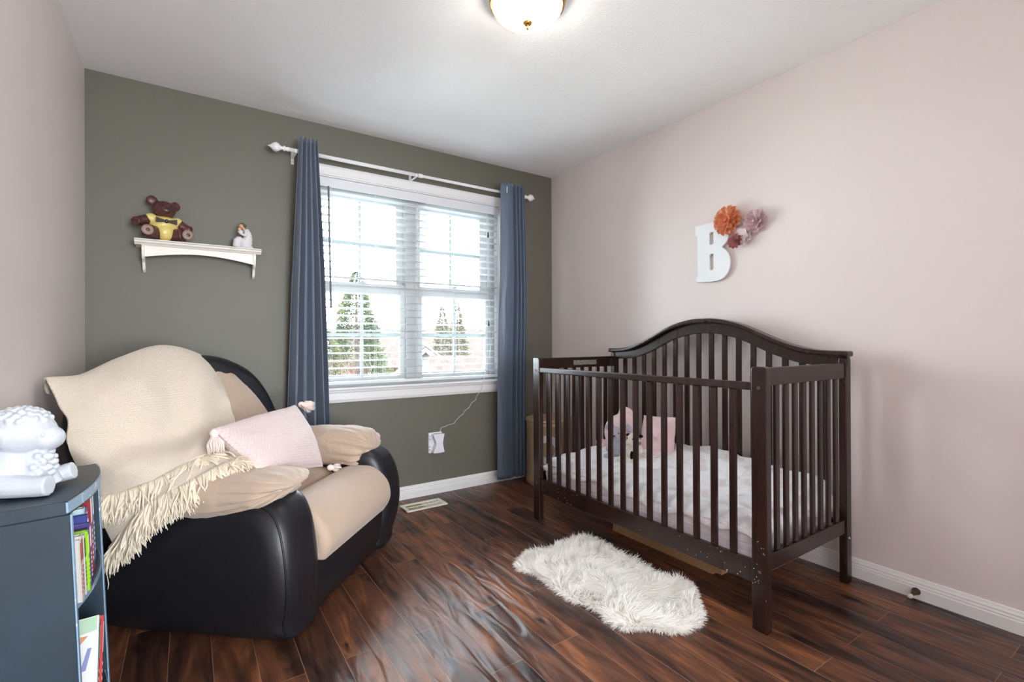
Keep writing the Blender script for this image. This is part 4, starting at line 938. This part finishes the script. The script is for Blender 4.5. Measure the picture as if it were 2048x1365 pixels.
blobset('body', [('e', (0, 0, 0.07), (0.045, 0.05, 0.065)), ('e', (0.01, 0.0, 0.155), (0.042, 0.045, 0.042)), ('e', (0.045, 0, 0.145), (0.02, 0.022, 0.018)),
  ('t', [(0, 0.03, 0.18), (0.01, 0.055, 0.2), (0.01, 0.08, 0.175)], [0.014, 0.022, 0.014]), ('t', [(0, -0.03, 0.18), (0.01, -0.05, 0.2), (0.01, -0.075, 0.18)], [0.014, 0.02, 0.014]),
  ('t', [(0.01, 0.04, 0.1), (0.05, 0.05, 0.06)], [0.018, 0.016]), ('t', [(0.01, -0.04, 0.1), (0.05, -0.05, 0.06)], [0.018, 0.016]),
  ('t', [(0.01, 0.03, 0.025), (0.075, 0.055, 0.02)], [0.022, 0.024]), ('t', [(0.01, -0.03, 0.025), (0.075, -0.05, 0.02)], [0.022, 0.024])], m_plushgrey, gp, 0.006, 3)
mb = MB(); mb.ell((0.046, 0.018, 0.165), (0.004,)*3); mb.ell((0.046, -0.018, 0.165), (0.004,)*3); mb.ell((0.064, 0, 0.15), (0.005,)*3); mb.build('eyes_and_nose', m_black, gp, smooth=True)
dp = thing('plush_cow', (2.11, 1.90, 0.375), 'cream and black patched plush animal sitting before the square pink cushion', 'plush toy', rz=R(185))
blobset('body', [('e', (0, 0, 0.065), (0.045, 0.05, 0.062)), ('e', (0.01, 0.0, 0.14), (0.036, 0.038, 0.036)), ('e', (0.044, 0, 0.128), (0.02, 0.024, 0.018)),
  ('t', [(0.01, 0.04, 0.1), (0.04, 0.075, 0.1)], [0.018, 0.017]), ('t', [(0.01, -0.04, 0.1), (0.05, -0.05, 0.06)], [0.018, 0.016]),
  ('t', [(0.01, 0.03, 0.025), (0.08, 0.05, 0.02)], [0.024, 0.025]), ('t', [(0.01, -0.03, 0.025), (0.08, -0.05, 0.02)], [0.024, 0.025])], m_plushcream, dp, 0.006, 3)
blobset('black_patch', [('e', (0.03, 0.012, 0.055), (0.02, 0.014, 0.035)), ('e', (0.0, 0.043, 0.165), (0.012, 0.016, 0.010)), ('e', (0.0, -0.043, 0.16), (0.012, 0.016, 0.010)), ('e', (0.055, 0.06, 0.012), (0.02, 0.012, 0.014))], m_plushblack, dp, 0.005, 2)
mb = MB(); mb.ell((0.04, 0.018, 0.15), (0.004,)*3); mb.ell((0.04, -0.018, 0.15), (0.004,)*3); mb.build('eyes', m_black, dp, smooth=True)

# ------------------------------------------------------------------ gold hamper, cardboard box
hm_ = thing('storage_hamper', (2.30, 2.91, 0), 'gold fabric drum hamper with white ring badge in the corner behind the crib', 'hamper')
hp = [(0.0, 0.003), (0.175, 0.0), (0.186, 0.012), (0.187, 0.05), (0.181, 0.14), (0.184, 0.24), (0.181, 0.35), (0.184, 0.45), (0.187, 0.488)]
MB().lathe(hp, (0, 0, 0), 48).build('body', m_gold, hm_, smooth=True)
MB().lathe([(0.188, 0.478), (0.190, 0.488), (0.187, 0.495), (0.176, 0.497), (0.10, 0.492), (0.0, 0.49)], (0, 0, 0), 48).build('lid', m_gold, hm_, smooth=True)
MB().tube([(0.189*math.cos(t), 0.189*math.sin(t), 0.482) for t in np.linspace(0, 2*math.pi, 49)], 0.003, 6, caps=False).build('piping', m_gold, hm_, smooth=True)
def on_drum(a0, zc, r0, r1, n=40):
    mb = MB(); vs = []
    for k in range(n):
        t = 2*math.pi*k/n
        for r_ in (r0, r1):
            a = a0+r_*math.cos(t)/0.188; vs.append((0.1895*math.cos(a), 0.1895*math.sin(a), zc+r_*math.sin(t)))
    mb.add(vs, [(2*k, 2*k+1, (2*k+3) % (2*n), (2*k+2) % (2*n)) for k in range(n)]); return mb
A0 = math.atan2(-2.915, -2.285)-0.12
on_drum(A0, 0.285, 0.055, 0.105).build('ring_badge', mat('white_print', (240, 240, 240), 0.5), hm_, solid=0.002)
bx = thing('cardboard_box', (2.0, 1.335, 0), 'low brown cardboard box under the crib', 'box')
MB().box(0, 0.42, 0, 0.63, 0, 0.15).build('carton', m_card, bx, bevel=0.002)
mb = MB(); mb.box(0.0, 0.06, -0.045, -0.0005, 0.015, 0.15, M=Matrix.Rotation(R(0), 4, 'Z')); mb.build('flap', m_card, bx)
MB().box(-0.0006, 0.0, 0.003, 0.006, 0.09, 0.15).build('flap_slit', m_black, bx)

# ------------------------------------------------------------------ fur rug
rug_pts = [(1.305, 1.918), (1.401, 1.976), (1.476, 1.991), (1.56, 1.971), (1.677, 1.987), (1.782, 1.99), (1.824, 1.945), (1.807, 1.85), (1.808, 1.741), (1.818, 1.649), (1.799, 1.542), (1.785, 1.465), (1.795, 1.405), (1.836, 1.371), (1.807, 1.303), (1.748, 1.24), (1.7, 1.197), (1.636, 1.134), (1.557, 1.115), (1.489, 1.13), (1.454, 1.162), (1.421, 1.215), (1.355, 1.245), (1.327, 1.279), (1.331, 1.342), (1.347, 1.392), (1.334, 1.455), (1.309, 1.52), (1.306, 1.602), (1.312, 1.695), (1.326, 1.766), (1.299, 1.833), (1.283, 1.869)]
rg = thing('fur_rug', (1.56, 1.56, 0), 'small white shaggy fur rug on the floor beside the crib', 'rug')
rp = inset_poly([(x-1.56, y-1.56) for x, y in rug_pts], 0.022)
MB().prism(rp, 0.0, 0.009, 'z').build('hide', m_fur, rg)
def inside(x, y):
    c = False; n = len(rp)
    for i in range(n):
        x1, y1 = rp[i]; x2, y2 = rp[(i+1) % n]
        if (y1 > y) != (y2 > y) and x < (x2-x1)*(y-y1)/(y2-y1)+x1: c = not c
    return c
roots, dirs, lens = [], [], []
rr = random.Random(11)
while len(roots) < 26000:
    x, y = rr.uniform(-0.3, 0.3), rr.uniform(-0.46, 0.46)
    if not inside(x, y): continue
    ax = noise.noise(Vector((x*7, y*7, 0)))*2.2; ay = noise.noise(Vector((x*7, y*7, 9)))*2.2-0.25
    cl3 = noise.noise(Vector((x*38, y*38, 3)))*0.9; cl4 = noise.noise(Vector((x*38, y*38, 14)))*0.9
    roots.append((x, y, 0.006)); dirs.append((ax+cl3+x*1.5, ay+cl4+y*0.9, 0.75)); lens.append(rr.uniform(0.032, 0.055))
n = len(rp)
for i in range(n):
    x1, y1 = rp[i]; x2, y2 = rp[(i+1) % n]
    for k in range(110):
        t = rr.random(); x, y = x1+(x2-x1)*t, y1+(y2-y1)*t; nx, ny = (y2-y1), -(x2-x1); L0 = math.hypot(nx, ny); nx, ny = nx/L0, ny/L0
        if inside(x+nx*0.01, y+ny*0.01): nx, ny = -nx, -ny
        roots.append((x, y, 0.005)); dirs.append((nx+rr.gauss(0, .35), ny+rr.gauss(0, .35), rr.uniform(0.1, 0.6))); lens.append(rr.uniform(0.03, 0.05))
fm = MB(); random.seed(3); blades(fm, roots, dirs, lens, 0.0042, seg=3, droop=0.35, curl=0.25)
fm.v = [(x, y, max(z, 0.002)) for x, y, z in fm.v]
fm.build('fur_pile', m_fur, rg, clean=False, kind='stuff', smooth=True)

# ------------------------------------------------------------------ outside the window (first-floor view)
GZ = -3.2
m_ground = mat('pale_bounce_ground', (190, 190, 186), 0.95, 0.1, vary=((170, 166, 156), 1.2, 0.4, 0.7))  # ground colour raised to bounce sky light up to the ceiling
struct(MB().box(-60, 90, YB+0.6, 120, GZ-0.2, GZ).build('floor_outside_ground', m_ground))
m_bark = mat('grey_brown_bark', (52, 45, 42), 0.9, 0.1)
m_conif = mat('blue_green_needles', (36, 44, 35), 0.85, 0.1, vary=((56, 60, 38), 0.9, 0.4, 0.65))
m_conif2 = mat('pale_olive_needles', (60, 60, 38), 0.85, 0.1, vary=((44, 50, 34), 0.9, 0.4, 0.65))
m_twig = mat('reddish_winter_twigs', (48, 33, 28), 0.9, 0.1)
m_far = mat('far_spruce_needles', (60, 58, 47), 0.9, 0.1)
def conifer(loc, H_, rad, m, label, n=5000, grp=None, leaf=0.16, sd=1):
    rnd = random.Random(sd); root = thing('conifer_tree', loc, label, 'tree', group=grp)
    MB().tube([(0, 0, 0), (0.03, 0, H_*0.5), (0, 0, H_*0.97)], [H_*0.022, H_*0.013, 0.015], 8).build('trunk', m_bark, root)
    mb = MB()
    for k in range(n):
        t = rnd.random()**0.75; z = H_*(1-t)*0.97+0.03*H_; a = rnd.uniform(0, 2*math.pi)
        lump = 1+0.28*noise.noise(Vector((math.cos(a)*2, math.sin(a)*2, z*1.8+sd)))+0.25*noise.noise(Vector((math.cos(a)*5, math.sin(a)*5, z*5+sd)))
        r_ = rad*(t**0.75)*lump*(0.35+0.65*math.sqrt(rnd.random())); p = Vector((r_*math.cos(a), r_*math.sin(a), z))
        d = Vector((math.cos(a), math.sin(a), rnd.uniform(-.3, .6))).normalized(); s_ = d.cross(Vector((rnd.gauss(0, 1), rnd.gauss(0, 1), rnd.gauss(0, 1)))).normalized(); L = leaf*rnd.uniform(.6, 1.3)
        mb.add([p-s_*L*0.28, p+s_*L*0.28, p+d*L], [(0, 1, 2)])
    mb.build('foliage', m, root, clean=False)
    return root
conifer((4.04, 14.14, GZ), 6.35, 1.55, m_conif, 'tall blue-green conifer, largest tree seen through the window', 30000, leaf=0.085, sd=3)
conifer((2.62, 11.5, GZ), 4.6, 1.1, m_conif2, 'lower olive conifer beside the tall one, next to the window frame', 18000, leaf=0.08, sd=8)
for k, (x, y, h, lb_) in enumerate([(14.4, 30.0, 6.7, 'small far spruce rising above the roof ridge, further of the pair'), (13.4, 25.9, 6.6, 'small far spruce above the roof ridge, nearer of the pair')]):
    conifer((x, y, GZ), h, 1.15, m_far, lb_, 6000, 'far spruces above the roofs', 0.16, sd=20+k)
def bare_tree(loc, H_, label, m, seed, levels=4, r0=0.05, spread=0.55, name='bare_tree', n0=6, clump=0):
    rnd = random.Random(seed); root = thing(name, loc, label, 'tree' if name == 'bare_tree' else 'shrub'); mb = MB(); cr = MB()
    def br(p, d, L, r_, lv):
        pts = [p]; dd = d.copy()
        for k in range(4): dd = (dd+Vector((rnd.gauss(0, .13), rnd.gauss(0, .13), rnd.gauss(0.05, .08)))).normalized(); pts.append(pts[-1]+dd*L/4)
        (mb if lv == levels else cr).tube(pts, [r_, r_*.85, r_*.7, r_*.55, r_*.4], 5 if lv > 1 else 3, caps=False)
        if lv == 0: return
        for k in range(rnd.randint(3, 5)):
            q = pts[rnd.randint(1, 4)]; s_ = Vector((rnd.gauss(0, 1), rnd.gauss(0, 1), rnd.gauss(0.3, .6))).normalized(); br(q, (dd+s_*spread*1.5).normalized(), L*rnd.uniform(.5, .72), max(r_*.5, 0.004), lv-1)
    for k in range(n0 if name != 'bare_tree' else 1):
        d = Vector((rnd.gauss(0, .3), rnd.gauss(0, .3), 1)).normalized() if name != 'bare_tree' else Vector((0.05, 0, 1))
        br(Vector((rnd.gauss(0, .15), rnd.gauss(0, .15), 0)) if name != 'bare_tree' else Vector((0, 0, 0)), d, H_*0.5, r0, levels)
    mb.build('trunk', m, root, clean=False); cr.build('branches', m, root, clean=False); return root
bare_tree((3.3, 6.6, GZ), 4.7, 'leafless young tree with thin branches before the far roofs', m_bark, 5, 4, 0.045, 0.6)
bare_tree((6.6, 12.2, GZ), 4.6, 'second leafless tree further along, beyond the first', m_bark, 9, 4, 0.04, 0.6)
bare_tree((2.75, 8.8, GZ), 3.7, 'dense reddish twiggy shrub in front of the tall conifer', m_twig, 12, 4, 0.022, 0.5, 'twiggy_shrub', 11)
m_roof = mat('weathered_rose_shingles', (42, 36, 32), 0.9, 0.1, vary=((36, 30, 27), 3, 0.4, 0.6))
m_brick = mat('orange_brick_wall', (56, 34, 26), 0.9, 0.1, vary=((48, 30, 24), 5, 0.4, 0.6))
m_sid = mat('pale_siding', (66, 64, 62), 0.7)
def house(loc, rz, w_, d_, hw, hr, label, mw, grp='houses beyond the window', wins=()):
    root = thing('house', loc, label, 'house', rz=R(rz), group=grp)
    MB().prism([(-w_/2, 0), (w_/2, 0), (w_/2, hw), (0, hw+hr), (-w_/2, hw)], -d_/2, d_/2, 'y').build('walls', mw, root)
    o_ = 0.35; sl_ = hr/(w_/2); rf_ = [(-w_/2-o_, hw-sl_*o_), (0, hw+hr), (w_/2+o_, hw-sl_*o_), (w_/2+o_, hw-sl_*o_+0.14), (0, hw+hr+0.16), (-w_/2-o_, hw-sl_*o_+0.14)]
    MB().prism(rf_, -d_/2-0.3, d_/2+0.3, 'y').build('roof', m_roof, root)
    for e in (-1, 1):
        fb = [(-w_/2-o_, hw-sl_*o_-0.1), (0, hw+hr-0.12), (w_/2+o_, hw-sl_*o_-0.1), (w_/2+o_, hw-sl_*o_+0.1), (0, hw+hr+0.1), (-w_/2-o_, hw-sl_*o_+0.1)]
        MB().prism(fb, e*(d_/2+0.3)-0.03, e*(d_/2+0.3)+0.03, 'y').build('gable_trim', m_sid, root)
    for x, z, ww, hh in wins:
        q = MB().box(x-ww/2, x+ww/2, -d_/2-0.06, -d_/2+0.01, z, z+hh).build('window', m_sid, root); MB().box(x-ww/2+0.08, x+ww/2-0.08, -d_/2-0.075, -d_/2-0.06, z+0.08, z+hh-0.08).build('pane', mat('dark_far_pane', (70, 76, 84), 0.2), q)
house((18.3, 36.5, GZ), 55, 9, 17, 2.6, 3.0, 'long rose roofed house behind the leafless trees, ridge highest of the far roofs', m_brick, wins=[(-2, 1, 1.2, 1.2), (2, 1, 1.2, 1.2)])
house((9.9, 22.4, GZ), -25, 4.4, 5, 2.2, 1.75, 'small gabled house with white trim in front of the long rose roof', m_sid, wins=[(-1, 0.9, 0.8, 1.1), (1, 0.9, 0.8, 1.1)])
house((10.1, 16.2, GZ), 62, 3.4, 4.6, 2.5, 1.1, 'orange brick house at the low edge of the window view', m_brick, wins=[(0, 0.9, 1.2, 1.1)])
house((2.5, 50.0, GZ), 60, 8, 16, 2.6, 2.3, 'rose roofed house half hidden behind the tall conifer', m_brick)
bpy.context.view_layer.update()
